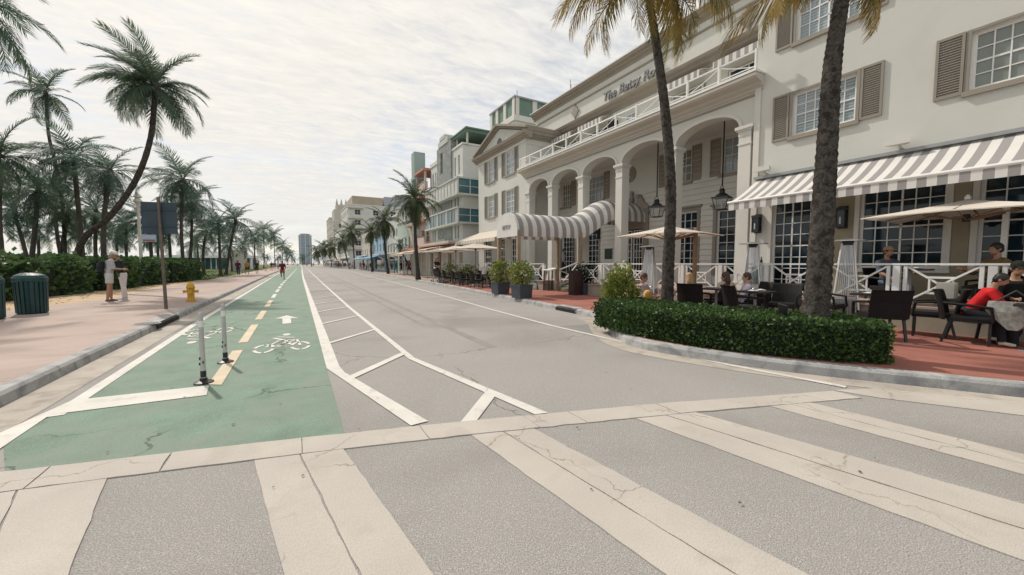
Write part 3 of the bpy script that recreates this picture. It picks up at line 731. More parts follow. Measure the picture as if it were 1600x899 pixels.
# brown cornice, sign parapet, crowning cornice
def cprof(z0, h, x, pj): return [(x+.3, z0), (x-.10*pj, z0), (x-.14*pj, z0+h*.25), (x-.5*pj, z0+h*.42), (x-.55*pj, z0+h*.62), (x-.9*pj, z0+h*.72), (x-pj, z0+h*.95), (x-pj+.03, z0+h), (x+.3, z0+h)]
HP('roof_cornice', MB().prof(cprof(9.82, .46, BW, .5), 'y', 7.22, L0+.6), M_brown)
mb = wall_holes(MB(), BW, .25, 7.21, 24.2, 10.0, 12.0, []); mb.box(BW+.25, BW+5, 7.21, 24.2, 9.9, 11.8)
HP('sign_parapet', mb, M_cream, fix=False)
HP('string_course', MB().box(BW-.05, BW-.003, 7.21, 24.2, 11.45, 11.53), M_brown)
HP('string_course', MB().box(BW-.04, BW-.003, 7.21, 24.2, 10.42, 10.47), M_trim)
HP('crown_cornice', MB().prof(cprof(11.86, .42, BW, .36), 'y', 7.21, 24.4), M_brown)
HP('coping', MB().box(BW-.38, BW+.3, 7.21, 24.42, 12.283, 12.35), M_trim)
def ornament(y):
    pts = []
    for i in range(16):
        t = 2*math.pi*i/16; r = (.52 if i % 4 == 0 else .34 if i % 2 == 0 else .30); pts.append((y+r*.78*math.sin(t), 11.0+r*math.cos(t)))
    o = HP('diamond_ornament', MB().prof(pts, 'x', BW-.07, BW-.004), M_shut)
ornament(19.6); ornament(9.0)
sg = text_mesh('The Betsy Ross', .62, .035, .18, 1.06, .012); sg.materials.append(simple('sign_letter_grey', (.16, .16, .165), .45))
o = link('sign_lettering', sg, hotel); o.location = Vector((BW-.10, 14.95, 10.66))-wloc(hotel); o.rotation_euler = (R_(90), 0, R_(-90))
# --- balcony on the colonnade
bal = [(BW-.01, 7.0), (F-.04, 7.0), (F-.06, 7.07), (F-.16, 7.12), (F-.20, 7.19), (F-.44, 7.25), (F-.5, 7.31), (F-.5, 7.40), (BW-.01, 7.42)]
HP('balcony_cornice', MB().prof(bal, 'y', 6.95, L0+.25), mat('balcony_edge', (.50, .475, .42), .8, .05, 1, .1, 60, .2))
HP('balcony_slab', MB().box(F-.52, F-.30, 6.94, L0+.26, 7.42, 7.50), M_white)
HP('balcony_slab', MB().box(F-.299, BW-.02, 6.94, L0-.05, 7.421, 7.48), M_trim)
CY = [7.49, 10.32, 13.13, 15.85, 18.58, 21.05]
rail = HP('balcony_railing', MB().tube([(F-.38, 7.0, 8.07), (F-.38, 21.4, 8.07)], .026, 6), M_white)
HP_r = lambda n_, mb_: mb_.build(n_, M_white, rail, True)
yy = [7.02+i*1.2 for i in range(13)]
for i, y in enumerate(yy):
    y = min(y, 21.4)
    HP_r('post', MB().box(F-.42, F-.34, y-.028, y+.028, 7.50, 8.13))
    if i < 12:
        y2 = min(yy[i+1], 21.4); cvs = [(y+.04, 7.60), (y+.35, 7.70), ((y+y2)/2, 7.78), (y2-.35, 7.88), (y2-.04, 8.02)]
        if i % 2: cvs = [(y+y2-a_, b_) for a_, b_ in cvs]
        HP_r('brace', MB().tube([(F-.38, a_, b_) for a_, b_ in spline([(p[0], p[1], 0) for p in cvs], 3) for a_, b_ in [(0, 0)]] if 0 else [(F-.38, p.x, p.y) for p in spline([(q[0], q[1], 0) for q in cvs], 3)], .016, 5))
        HP_r('rail', MB().tube([(F-.38, y, 7.62), (F-.38, y2, 7.62)], .02, 5))
# --- columns and arches
SPR, RISE, TOP, TH = 6.0, .60, 7.0, .48
hw = .22
for i, y in enumerate(CY):
    x0, x1 = F-.02, F+TH-.06
    c = MB().box(x0, x1, y-hw+.02, y+hw-.02, .62, SPR-.32)
    col = HP('column', c, M_trim)
    MB().box(x0-.05, x1+.05, y-hw-.03, y+hw+.03, .625, .82).box(x0-.03, x1+.03, y-hw-.01, y+hw+.01, .82, .9).build('base', M_trim, col, True)
    MB().box(x0-.02, x1+.02, y-hw, y+hw, SPR-.60, SPR-.54).box(x0-.012, x1+.012, y-hw+.012, y+hw-.012, SPR-.32, SPR-.16).box(x0-.05, x1+.05, y-hw-.03, y+hw+.03, SPR-.16, SPR-.10).box(x0-.09, x1+.06, y-hw-.07, y+hw+.07, SPR-.10, SPR).build('capital', M_trim, col, True)
ar = MB(); tr = MB()
for i in range(5):
    a, b = CY[i]+hw-.03, CY[i+1]-hw+.03; c = (a+b)/2; r = (b-a)/2; n = 20
    pts = [(c-r*math.cos(math.pi*k/n), SPR+RISE*math.sin(math.pi*k/n)**.9) for k in range(n+1)]
    for (y0, z0), (y1, z1) in zip(pts, pts[1:]):
        ar.add([(F, y0, z0), (F, y1, z1), (F, y1, TOP), (F, y0, TOP)], [(0, 3, 2, 1)])
        ar.add([(F, y0, z0), (F, y1, z1), (F+TH, y1, z1), (F+TH, y0, z0)], [(0, 1, 2, 3)])
        ar.add([(F+TH, y0, z0), (F+TH, y1, z1), (F+TH, y1, TOP), (F+TH, y0, TOP)], [(0, 1, 2, 3)])
    t = MB(); ti, to = [], []
    for k in range(n+1):
        an = math.pi*k/n; ti.append(pts[k]); to.append((c-(r+.10)*math.cos(an), SPR+(RISE+.11)*math.sin(an)**.9))
    for k in range(n):
        q = [ti[k], ti[k+1], to[k+1], to[k]]
        t.add([(F-.05, *p) for p in q]+[(F+.02, *p) for p in q], [(0, 1, 2, 3), (4, 7, 6, 5), (0, 4, 5, 1), (2, 6, 7, 3)])
    HP('archivolt', t, M_trim)
ends = [(7.2, CY[0]+hw-.03)] + [(CY[i]-hw+.03, CY[i]+hw-.03) for i in range(1, 5)] + [(CY[5]-hw+.03, L0-.001)]
for a, b in ends: ar.box(F, F+TH, a, b, SPR, TOP)
HP('arcade_wall', ar, M_cream, fix=False)
HP('string_course', MB().box(F-.03, F-.003, 7.21, L0-.02, 6.86, 6.93), M_brown)
HP('porch_ceiling', MB().box(F+TH, BW, 7.21, L0-.01, 6.90, 6.96), M_trim)
# --- terrace and stairs
M_terr = mat('terrace_wall', (.34, .31, .25), .9, .1, 1.5, .3, 60, .2, dirt=(2, .5, .8, (.2, .18, .14), .6))
for y0, y1 in ((-7, 13.25), (16.05, 28.5)):
    HP('terrace', MB().box(10.85, 12.998, y0, y1, .10, .60), M_terr); HP('terrace_floor', MB().box(10.80, 12.999, y0-.002, y1+.002, .60, .645), M_walkr)
HP('porch_floor', MB().box(13.0, BW+.25, 7.2, L0, .10, .618), M_walkr); HP('porch_floor', MB().box(12.72, 12.999, 13.26, 16.04, .10, .62), M_walkr)
for i in range(3): HP('step', MB().box(11.6+.37*i, 11.6+.37*(i+1)+.02, 13.27, 16.03, .10, .27+.117*i), M_terr)
# --- right wing long awning
AX0, AZ0, AX1, AZ1 = F-.02, 4.16, 11.55, 3.34
aw = MB(); n = 6
def awpt(t): return (AX0+(AX1-AX0)*t, AZ0+(AZ1-AZ0)*t-.05*math.sin(math.pi*t))
for k in range(n):
    (xa, za), (xb, zb) = awpt(k/n), awpt((k+1)/n)
    aw.add([(xa, -7, za), (xa, 7.08, za), (xb, 7.08, zb), (xb, -7, zb)], [(0, 1, 2, 3)])
awo = HP('striped_awning', aw, M_strip, fix=False)
MB().add([(AX1-.02, -7, AZ1-.03), (AX1-.02, 7.08, AZ1-.03), (AX1-.03, 7.08, AZ1-.24), (AX1-.03, -7, AZ1-.24)], [(0, 1, 2, 3)]).build('valance', M_strip, awo, True, fix=False)
MB().tube([(AX1-.01, -7, AZ1), (AX1-.01, 7.1, AZ1)], .04, 8).build('front_bar', M_white, awo, True)
MB().box(F-.14, F-.003, -7, 7.1, 4.17, 4.25).build('awning_box', M_grey, awo, True)
for y in (6.9, 4.6, 2.6, .4): MB().bar((F-.05, y, 3.6), (AX1+.03, y, AZ1-.06), .04).build('awning_arm', M_white, awo, True)
# left wing awning (cream)
aw = MB(); aw.add([(F-.02, 21.6, 3.95), (F-.02, 28.4, 3.95), (10.9, 28.4, 3.15), (10.9, 21.6, 3.15)], [(0, 1, 2, 3)])
M_cstrip = mat('cream_stripe_cloth', (.70, .64, .55), .9, .04, 2, .1, 80, .1, trans=.15, stripe=(1, .5, 0, (.58, .52, .44)))
awl = HP('cream_awning', aw, M_cstrip, fix=False)
MB().add([(10.895, 21.6, 3.15), (10.895, 28.4, 3.15), (10.89, 28.4, 2.92), (10.89, 21.6, 2.92)], [(0, 1, 2, 3)]).build('valance', M_cstrip, awl, True, fix=False)
# aerial on the roof
t = T('roof_aerial', 'thin roof aerial mast with guy wires above the hotel parapet', 'aerial', (17.5, 22.6, 12))
MB().tube([(0, 0, -.5), (0, 0, 2.6)], .03, 5).build('mast', M_grey, t); MB().tube([(0, 0, 2.3), (0, -1.1, 0)], .012, 4).tube([(0, 0, 2.3), (1.2, .3, 0)], .012, 4).tube([(0, 0, 2.2), (0, -2.2, 1.6)], .012, 4).build('guy_wire', M_grey, t)
# ================================================================ ENTRANCE CANOPY
can = T('entrance_canopy', 'grey and white striped barrel canopy from hotel door to kerb', 'canopy', (8, 14.7, .155))
def cb(x):
    t = min(1, max(0, (x-11.2)/2.3)); return 2.88+.95*(t*t*(3-2*t))
YC, YH, RZ = 14.7, .93, .80
mb = MB(); va = {-1: MB(), 1: MB()}; xs = [8+.11*i for i in range(70)]; n = 14
def ringp(x): return [(x, YC-YH*math.cos(math.pi*k/n), cb(x)+RZ*math.sin(math.pi*k/n)) for k in range(n+1)]
for xa, xb in zip(xs, xs[1:]):
    a, b = ringp(xa), ringp(xb)
    for k in range(n): mb.add([a[k], a[k+1], b[k+1], b[k]], [(0, 1, 2, 3)])
    for s in (-1, 1):
        y = YC+s*(YH+.003); va[s].add([(xa, y, cb(xa)), (xb, y, cb(xb)), (xb, y, cb(xb)-.25), (xa, y, cb(xa)-.25)], [(0, 1, 2, 3)])
mb.build('cover', M_stripx, can, True, fix=False, smooth=True); [q.build('valance', M_stripx, can, True, fix=False) for q in va.values()]
ep = MB(); a = ringp(7.995); ep.add([(7.99, YC-YH, 2.64), (7.99, YC+YH, 2.64)]+list(reversed(a)), [tuple(range(n+3))])
epo = ep.build('end_panel', mat('canopy_white', (.66, .64, .61), .9, .04, 2, .1, 80, .1), can, True, fix=False)
tx = text_mesh('BETSY', .235, .006, 0, 1.18, .004); tx.materials.append(simple('betsy_letter', (.24, .23, .22), .7))
o = link('lettering', tx, epo); o.location = Vector((7.98, YC, 2.98))-wloc(epo); o.rotation_euler = (R_(90), 0, R_(-90))
M_post = mat('canopy_post', (.30, .23, .155), .6, .15, 4)
for x in (8.08, 11.35):
    for s in (-1, 1):
        p = MB().box(x-.07, x+.07, YC+s*(YH-.06)-.07, YC+s*(YH-.06)+.07, .155, cb(x)+.02).box(x-.1, x+.1, YC+s*(YH-.06)-.1, YC+s*(YH-.06)+.1, .156, .30); p.build('post', M_post, can, True)
# stair rails
def stair_rail(y, lab):
    t = T('stair_railing', lab, 'railing', (11.5, y, .155)); x0, x1, zb, zt = 0, 1.45, 0, .46
    rl = MB().bar((x0, 0, .92), (x1, 0, .92+zt), .06).build('handrail', M_white, t)
    for x, z in ((x0, 0), (x1, zt), (.35, .02)): MB().box(x-.03, x+.03, -.03, .03, z, z+.9+.06).build('post', M_white, t)
    MB().bar((x0, 0, .12), (x1, 0, .12+zt), .045).build('bottom_rail', M_white, t)
    for a, b in (((.35, 0, .22), (x1, 0, 1.30)), ((.35, 0, .98), (x1, 0, .62))): MB().bar(a, b, .035).build('brace', M_white, t)
stair_rail(16.02, 'white stair railing on the far side of the hotel steps')
stair_rail(13.28, 'white stair railing on the near side of the hotel steps by the shrub')
# terrace railings
def terrace_rail(y0, y1, lab, per=1.27):
    t = T('terrace_railing', lab, 'railing', (10.92, y0, .645)); L = y1-y0; zt = .86
    MB().box(-.04, .04, 0, L, zt-.04, zt).build('top_rail', M_white, t)
    n = round(L/per); per = L/n; pm = bm_ = None
    for i in range(n+1):
        o = link('post', pm, t) if pm else MB().box(-.055, .055, -.055, .055, .0, zt-.052).build('post', M_white, t)
        pm = o.data; o.location.y = per*i
        if i < n:
            for s in (.13, per-.13): link('stile', CH.setdefault('stile', MB().box(-.028, .028, -.028, .028, .06, zt-.052).mesh('stile', M_white)), t, loc=(0, per*i+s, 0))
            ya, yb, ym = per*i+.16, per*(i+1)-.16, per*(i+.5)
            if not bm_:
                w = (yb-ya)/2
                bm_ = (MB().bar((.006, -w, .08), (.006, w, zt-.07), .034).mesh('brace', M_white), MB().bar((-.01, -w, zt-.07), (-.01, w, .08), .034).mesh('brace', M_white),
                       MB().box(-.018, .014, -w*.36, -w*.30, .29, .57).mesh('upright', M_white), MB().box(-.018, .014, w*.30, w*.36, .29, .57).mesh('upright', M_white), MB().box(-.02, .012, -w*.42, w*.42, .56, .60).mesh('cross_rail', M_white), MB().box(-.02, .012, -w*.42, w*.42, .25, .29).mesh('cross_rail', M_white))
            for b in bm_: link(b.name.split('.')[0], b, t, loc=(0, ym, 0))
    return t
terrace_rail(-3.3, 13.2, 'long white terrace railing with crossed braces near the corner awning')
terrace_rail(16.1, 28.3, 'white terrace railing with crossed braces beyond the entrance steps', 1.35)
# ================================================================ VEGETATION
def frond_mb(L, a1, nl, ll, hang, seed, w=.035, two=True, stiff=.5):
    """feather leaf: rachis starts along +x and bends down to a1 degrees; leaflets both sides"""
    r = random.Random(seed); mb = MB(); n = 12; P = [Vector((0, 0, 0))]; D = []
    for i in range(n):
        a = R_(a1)*((i+.5)/n)**1.25; d = Vector((math.cos(a), 0, math.sin(a))); D.append(d); P.append(P[-1]+d*(L/n))
    tw = r.uniform(-.25, .25)
    mb.tube(P, [.030*(1-i/n)**.8*L/3+.004 for i in range(n+1)], 4, cap=False)
    for k in range(nl):
        t = .12+.88*(k+r.random()*.6)/nl; f = t*n; i = min(n-1, int(f)); p = P[i].lerp(P[i+1], f-i); d = D[i]
        up = Vector((-d.z, 0, d.x))
        for s in (-1, 1):
            l = ll*(.35+1.0*math.sin(math.pi*(t*.86+.10))**.7)*r.uniform(.8, 1.1)
            if r.random() < .05: continue
            sd = Vector((0, s, 0)); g = Vector((0, 0, -1))
            fw = .35+.75*t
            dir1 = (sd*(1-.35*t)+d*fw+up*.35*(1-hang)+g*hang*.7+Vector((0, 0, s*tw))+Vector((r.gauss(0, .1), r.gauss(0, .1), r.gauss(0, .1)))).normalized()
            dir2 = (dir1+g*(hang*1.5+.25)*stiff*2).normalized()
            q = p+dir1*l*.5; e = q+dir2*l*.5; wv = d*(w*.5)
            o = len(mb.v)
            if two:
                mb.v += [tuple(p-wv*.7), tuple(p+wv*.7), tuple(q+wv), tuple(q-wv), tuple(e)]; mb.f += [(o, o+1, o+2, o+3), (o+3, o+2, o+4)]
            else:
                mb.v += [tuple(p-wv*.8), tuple(p+wv*.8), tuple(q*.4+e*.6)]; mb.f += [(o, o+1, o+2)]
    return mb
NF = {}
def fronds(kind):
    """a set of frond meshes per kind: (mesh, suited to elevation)"""
    if kind in NF: return NF[kind]
    if kind == 'near': spec = [(3.0, -50, 74, .62, .10), (3.1, -75, 74, .68, .30), (3.1, -95, 70, .70, .6), (2.9, -60, 70, .66, .45)]; m = M_frond; w = .044
    elif kind == 'dry': spec = [(2.7, -70, 70, .62, .75), (2.6, -85, 66, .66, .9), (2.8, -60, 66, .60, .65), (2.4, -80, 56, .56, 1.0)]; m = M_dry; w = .030
    elif kind == 'street': spec = [(3.0, -55, 56, .64, .15), (3.1, -80, 56, .7, .4), (3.0, -105, 52, .72, .65), (2.9, -65, 52, .68, .5)]; m = M_fronds; w = .05
    else: spec = [(3.0, -55, 46, .66, .15), (3.1, -75, 46, .7, .35), (3.0, -100, 42, .72, .6), (2.9, -65, 42, .68, .5)]; m = M_frondf; w = .055
    NF[kind] = [frond_mb(L, a, nl, ll, h, 10+i, w).mesh('frond', m) for i, (L, a, nl, ll, h) in enumerate(spec)]
    return NF[kind]
WIND = (-_R + Vector((0, 0, 0)))            # sea breeze blows the crowns to the left of the picture
def crown_list(n, rg, wind=.45, lo=-45, hi=82):
    out = []
    for i in range(n):
        t = (i+.5)/n; az = i*2.39996+rg.uniform(-.3, .3); el = hi-(hi-lo)*t**.85+rg.uniform(-9, 9)
        d = Vector((math.cos(az), math.sin(az), 0))+WIND*wind; az = math.atan2(d.y, d.x)
        out.append((az, el, 0 if el > 45 else 1 if el > 5 else rg.choice((2, 3)), rg.uniform(.82, 1.12)))
    return out
def trunk_mb(pts, r0, r1, rings=30, n=9, base=1.5, seed=1):
    P = spline(pts, 6); L = []; rg = random.Random(seed)
    tot = sum((b-a).length for a, b in zip(P, P[1:])); m = rings; Q = []; R = []
    for i in range(m+1):
        f = i/m*(len(P)-1); k = min(len(P)-2, int(f)); p = P[k].lerp(P[k+1], f-k); t = i/m
        r = r0+(r1-r0)*t+(base-1)*r0*max(0, 1-t*7)**2
        Q.append(p); R.append(r*(1.05 if i % 2 else .97)*rg.uniform(.97, 1.03))
    return MB().tube(Q, R, n)
def palm(label, pts, r0, r1, n, sc, kind='mid', seed=1, wind=.45, group=None, lo=-45, name='coconut_palm', rings=30, extra=(), m=None, hi=82):
    rg = random.Random(seed); base = Vector(pts[0])
    t = T(name, label, 'palm tree', base, 0, group)
    loc = [Vector(p)-base for p in pts]
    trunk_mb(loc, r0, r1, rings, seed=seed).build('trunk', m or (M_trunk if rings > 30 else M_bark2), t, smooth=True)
    top = loc[-1]; F_ = fronds(kind)
    for az, el, v, s in list(crown_list(n, rg, wind, lo, hi))+list(extra):
        o = link('frond', F_[v], t); o.location = top+Vector((0, 0, rg.uniform(-.05, .15)))
        o.rotation_euler = Euler((rg.uniform(-.35, .35), -R_(el), az)); o.scale = (s*sc,)*3
    hd = MB().ball(tuple(top+Vector((0, 0, -.05))), r1*1.7, r1*1.7, r1*2.6, 8, 6); hd.build('crown_shaft', M_bark2, t, smooth=True)
    return t
def gp(px, depth, z=.15):
    p = A(px, 412, depth); p.z = z; return p
def lpalm(label, crown, basepx, depth, sc, seed, via=(), r=.14, n=22, kind='mid', wind=.45, lo=-45, group='palms in the beach park', rings=24):
    pts = [gp(basepx, depth)]+[A(x, y, depth) for x, y in via]+[A(*crown, depth)]
    if not via:
        m_ = pts[0].lerp(pts[1], .5)+Vector((random.Random(seed).uniform(-.2, .2), 0, 0)); pts.insert(1, m_)
    return palm(label, pts, r*1.15, r*.8, n, sc, kind, seed, wind, group, lo, rings=rings)
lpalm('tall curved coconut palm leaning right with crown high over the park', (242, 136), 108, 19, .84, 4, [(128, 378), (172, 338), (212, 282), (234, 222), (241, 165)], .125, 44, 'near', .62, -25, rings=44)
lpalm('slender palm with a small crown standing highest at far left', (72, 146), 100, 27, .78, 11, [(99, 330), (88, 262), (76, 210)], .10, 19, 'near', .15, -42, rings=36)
lpalm('palm outside the left edge whose fronds hang into the top corner', (-72, -8), -150, 12.5, 1.0, 5, [(-130, 250), (-100, 120)], .16, 20, 'near', -.2, -45)
lpalm('broad bushy palm at the left edge of the photo', (0, 246), 4, 21, .92, 21, (), .14, 24, 'near', .3, -50)
lp = [
 ((115, 245), 130, 24, 1.0, 'palm with upright plume crown between the slender palm and the curved trunk'),
 ((172, 268), 163, 23, .92, 'palm whose crown touches the left side of the curved trunk'),
 ((286, 282), 287, 34, 1.35, 'full round palm just right of the curved trunk above the sign'),
 ((60, 300), 42, 25, .95, 'palm behind the green bin with low spreading crown'),
 ((22, 330), 50, 30, 1.0, 'second palm row at far left with thick trunk'),
 ((108, 330), 82, 27, 1.0, 'palm left of the foot of the curved trunk'),
 ((150, 330), 150, 31, 1.0, 'palm directly behind the foot of the curved trunk'),
 ((300, 318), 294, 37, 1.1, 'thin palm partly hidden behind the full round palm'),
 ((232, 345), 236, 33, 1.0, 'palm behind the white lamp post by the sign'),
 ((198, 350), 200, 38, 1.1, 'palm behind the couple with the backpack'),
 ((342, 352), 344, 42, 1.1, 'palm left of the pale park lamp by the lawn'),
 ((368, 345), 352, 46, 1.3, 'palm with leaning trunk at the edge of the lawn'),
 ((262, 352), 266, 37, 1.0, 'palm directly behind the two panel sign'),
 ((322, 362), 318, 46, 1.1, 'palm in front of the low beach pavilion'),
 ((398, 372), 398, 84, 1.5, 'palm above the walkers in bright clothes'),
 ((428, 368), 430, 150, 2.3, 'tall pointed palm closing the row beside the bike lane'),
 ((411, 362), 412, 108, 1.8, 'palm second from the end of the left row'),
 ((441, 384), 442, 225, 2.5, 'smaller far palm past the pointed palm'),
 ((449, 392), 450, 290, 2.4, 'tiny far palm near the end of the street on the left'),
 ((85, 288), 100, 33, 1.0, 'palm under the slender palm'),
 ((60, 362), 60, 44, 1.1, 'low palm seen over the long hedge behind the bin'),
 ((125, 368), 120, 46, 1.1, 'low palm at the foot of the leaning trunk'),
 ((182, 370), 176, 50, 1.15, 'low palm behind the heads of the couple'),
 ((246, 372), 246, 52, 1.15, 'low palm under the two panel sign'),
 ((308, 382), 306, 64, 1.2, 'low far palm left of the beach pavilion'),
 ((380, 386), 380, 80, 1.2, 'far palm behind the man in maroon'),
 ((355, 384), 362, 66, 1.1, 'far palm behind the pale wall by the lawn'),
 ((455, 397), 456, 360, 2.4, 'last distant palm on the left at the street end'),
]
for i, (c, b, d, s, lab) in enumerate(lp):
    lpalm(lab, c, b, d, s*.86, 30+i, (), .125 if d < 40 else .14, 24 if d < 40 else 20, 'mid', .4, -55 if d < 40 else -40)
# --- palms along the right pavement and the far ones
def rpalm(label, base, crown_px, sc, seed, n=24, kind='street', r=.15, lo=-60):
    b = Vector(base); dep = (b-Vector((0, 0, CAM_H))).dot(_F); c = A(*crown_px, dep)
    m_ = b.lerp(c, .55)+Vector((.25, 0, 0))*random.Random(seed).uniform(-1, 1)
    return palm(label, [b, m_, c], r*1.15, r*.75, n, sc, kind, seed, .12, 'palms along the hotel pavement', lo, rings=34)
rpalm('tall street palm standing in front of the pink facade', (8.95, 32.0, .155), (648, 312), .84, 71, 38, 'street', .15, -75)
rpalm('street palm on the pavement before the blue umbrellas', (10.6, 52, .15), (601, 345), .92, 72, 32, 'street', .15, -70)
rpalm('yellowing street palm left of the palm by the blue umbrellas', (10.9, 66, .15), (580, 362), .85, 73, 30)
rpalm('street palm before the white hotel with tan roof block', (12.4, 100, .15), (549, 362), 1.35, 74)
rpalm('street palm left of the white hotel with tan roof block', (12.6, 112, .15), (535, 376), 1.3, 75)
rpalm('far street palm before the stepped tower', (13.2, 140, .15), (517, 386), 1.4, 76)
rpalm('far street palm right of the glass tower', (13.8, 175, .15), (505, 386), 1.6, 77)
rpalm('distant street palm beside the glass tower', (14.5, 230, .15), (495, 392), 1.8, 78)
rpalm('short palm under the balconies behind the pavement cafe', (13.4, 50, .15), (625, 383), .55, 79, 14, 'mid', .12)
fb = random.Random(9)
for i in range(16):         # trees closing the far end of the street
    x = -46+i*5.6+fb.uniform(-2, 2); y = 430+fb.uniform(0, 90); h = fb.uniform(5, 11)
    palm('distant dark palm closing the far end of the street', [(x, y, 0), (x+.5, y, h*.5), (x+fb.uniform(-1, 1), y, h)], .3, .25, 14, 1.9, 'mid', 200+i, .2, 'distant palms closing the street', -50, rings=8)
# --- the two big palms rising out of the near hedge
def bigpalm(label, base, via, top, r0, r1, sc, seed, extra, n, lo):
    b = Vector(base); dep = (b-Vector((0, 0, CAM_H))).dot(_F)
    pts = [b]+[A(x, y, dep) for x, y in via]+[A(*top, dep)]
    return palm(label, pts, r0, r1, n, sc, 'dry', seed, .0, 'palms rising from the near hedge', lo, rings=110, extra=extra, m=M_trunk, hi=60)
pal = lambda deg: math.atan2(_R.y, _R.x)+R_(deg)     # 0 = to the right of the picture, 180 = to the left
bigpalm('dark slim palm trunk with yellow drooping fronds left of the porch lantern', (7.25, 5.78, .15), [(1044, 420), (1048, 300), (1040, 180), (1024, 60)], (1006, -48), .142, .078, .92, 91,
        [(pal(180), 10, 1, .95), (pal(165), -8, 0, .9), (pal(200), -10, 3, .9), (pal(10), 5, 2, 1.0), (pal(-12), -6, 0, 1.0), (pal(24), -14, 1, .95), (pal(150), -22, 2, .8), (pal(-60), -35, 3, .8), (pal(270), -48, 2, .75), (pal(235), -40, 1, .75), (pal(0), -25, 1, .95), (pal(-8), -34, 0, .85), (pal(12), -42, 2, .8), (pal(185), -30, 1, .85)], 10, 0)
bigpalm('thick rough palm trunk in the hedge before the long striped awning', (6.84, 2.80, .15), [(1279, 440), (1286, 330), (1293, 220), (1300, 110), (1312, 20)], (1326, -52), .18, .085, .78, 92,
        [(pal(-20), -42, 3, .72), (pal(185), 0, 1, .95), (pal(172), -12, 0, .9), (pal(196), 12, 1, .8), (pal(5), -30, 3, .6)], 8, 20)
# ---------------------------------------------------------------- hedges
def hedge(label, front, width, h, lm, size, dens, seed, z0=.155, cat='hedge', lump=.05, group=None, side=1):
    """front: polyline; the hedge body lies on its right hand side (side=1) or left (-1)"""
    rg = random.Random(seed); L = [(p.x, p.y) for p in spline([(a, b, 0) for a, b in front], 4)]
    B = offset(L, width*side); c0 = Vector((sum(p[0] for p in L)/len(L), sum(p[1] for p in L)/len(L), z0))
    t = T('hedge', label, cat, c0, 0, group)
    Li, Bi = offset(L, .05*side), offset(L, (width-.05)*side)
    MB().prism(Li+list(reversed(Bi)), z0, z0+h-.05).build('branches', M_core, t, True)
    pts = []
    def lum(p): return lump*math.sin(p.x*2.1+1.3*p.y)+lump*.8*math.sin(p.x*5.3-p.y*4.1+p.z*6)
    def scat(a, b, c, d, nrm):
        area = ((b-a).cross(d-a)).length
        for _ in range(int(area*dens)):
            u, v = rg.random(), rg.random(); p = a.lerp(b, u).lerp(d.lerp(c, u), v)
            pts.append((p+nrm*(rg.gauss(0, size*.35)+lum(p)), nrm))
    V = lambda p, z: Vector((p[0], p[1], z))
    for Q, sgn in ((L, -1), (B, 1)):
        for i in range(len(Q)-1):
            a, b = Vector((*Q[i], 0)), Vector((*Q[i+1], 0)); tt = (b-a).normalized(); nrm = Vector((tt.y, -tt.x, 0))*sgn*side
            scat(V(Q[i], z0), V(Q[i+1], z0), V(Q[i+1], z0+h), V(Q[i], z0+h), nrm)
    for i in range(len(L)-1): scat(V(L[i], z0+h), V(L[i+1], z0+h), V(B[i+1], z0+h), V(B[i], z0+h), Vector((0, 0, 1)))
    for k in (0, -1):
        a, b = V(L[k], z0), V(B[k], z0); tt = (b-a).normalized(); nrm = Vector((tt.y, -tt.x, 0))*(side if k == 0 else -side)
        if k == 0: nrm = -nrm*1.0 if nrm.dot(Vector((L[1][0]-L[0][0], L[1][1]-L[0][1], 0))) > 0 else nrm
        else: nrm = -nrm if nrm.dot(Vector((L[-2][0]-L[-1][0], L[-2][1]-L[-1][1], 0))) > 0 else nrm
        scat(a, b, V(B[k], z0+h), V(L[k], z0+h), nrm)
    mb = MB(); leaves(mb, pts, size, rg, .35); mb.build('foliage', lm, t, True, fix=False, kind='stuff')
    return t
hedge('clipped dark green box hedge bulging along the near kerb', [(5.72, 6.42), (5.50, 5.55), (5.46, 4.9), (5.56, 4.2), (5.72, 3.55), (6.02, 2.92), (6.42, 2.32), (6.86, 1.92)], 1.12, .53, M_leaf, .048, 1500, 5, lump=.012, side=-1)
hedge('long sea grape hedge behind the green bin', [(-10.6, 14.0), (-10.0, 18.5), (-8.9, 21.6), (-8.5, 25.5)], 1.6, 1.42, M_leafl, .17, 110, 6, side=-1, lump=.14, group=None)
hedge('sea grape hedge behind the couple', [(-8.3, 26.5), (-8.1, 30), (-7.7, 34)], 1.6, 1.4, M_leafl, .17, 110, 7, side=-1, lump=.14)
hedge('dark trimmed hedge ending by the yellow hydrant', [(-7.5, 35), (-7.1, 38), (-6.95, 41)], 2.2, 1.45, M_leafl, .15, 110, 8, side=-1, lump=.1)
hedge('ragged scrub bushes along the beach dunes', [(-45, 14), (-46, 45), (-40, 90), (-38, 160), (-30, 300)], 5, 1.7, M_leafl, .8, 5, 9, side=-1, lump=.5, cat='bushes')
def shrub_mb(r, h, n, size, rg, core=True):
    pts = []
    for _ in range(n):
        d = Vector((rg.gauss(0, 1), rg.gauss(0, 1), rg.gauss(0, 1))).normalized(); q = rg.uniform(.55, 1.08)*(1+.15*math.sin(d.x*7+d.y*5))
        pts.append((Vector((d.x*r*q, d.y*r*q, h/2+d.z*h/2*q)), d))
    mb = MB(); leaves(mb, pts, size, rg, .4, .42); return mb
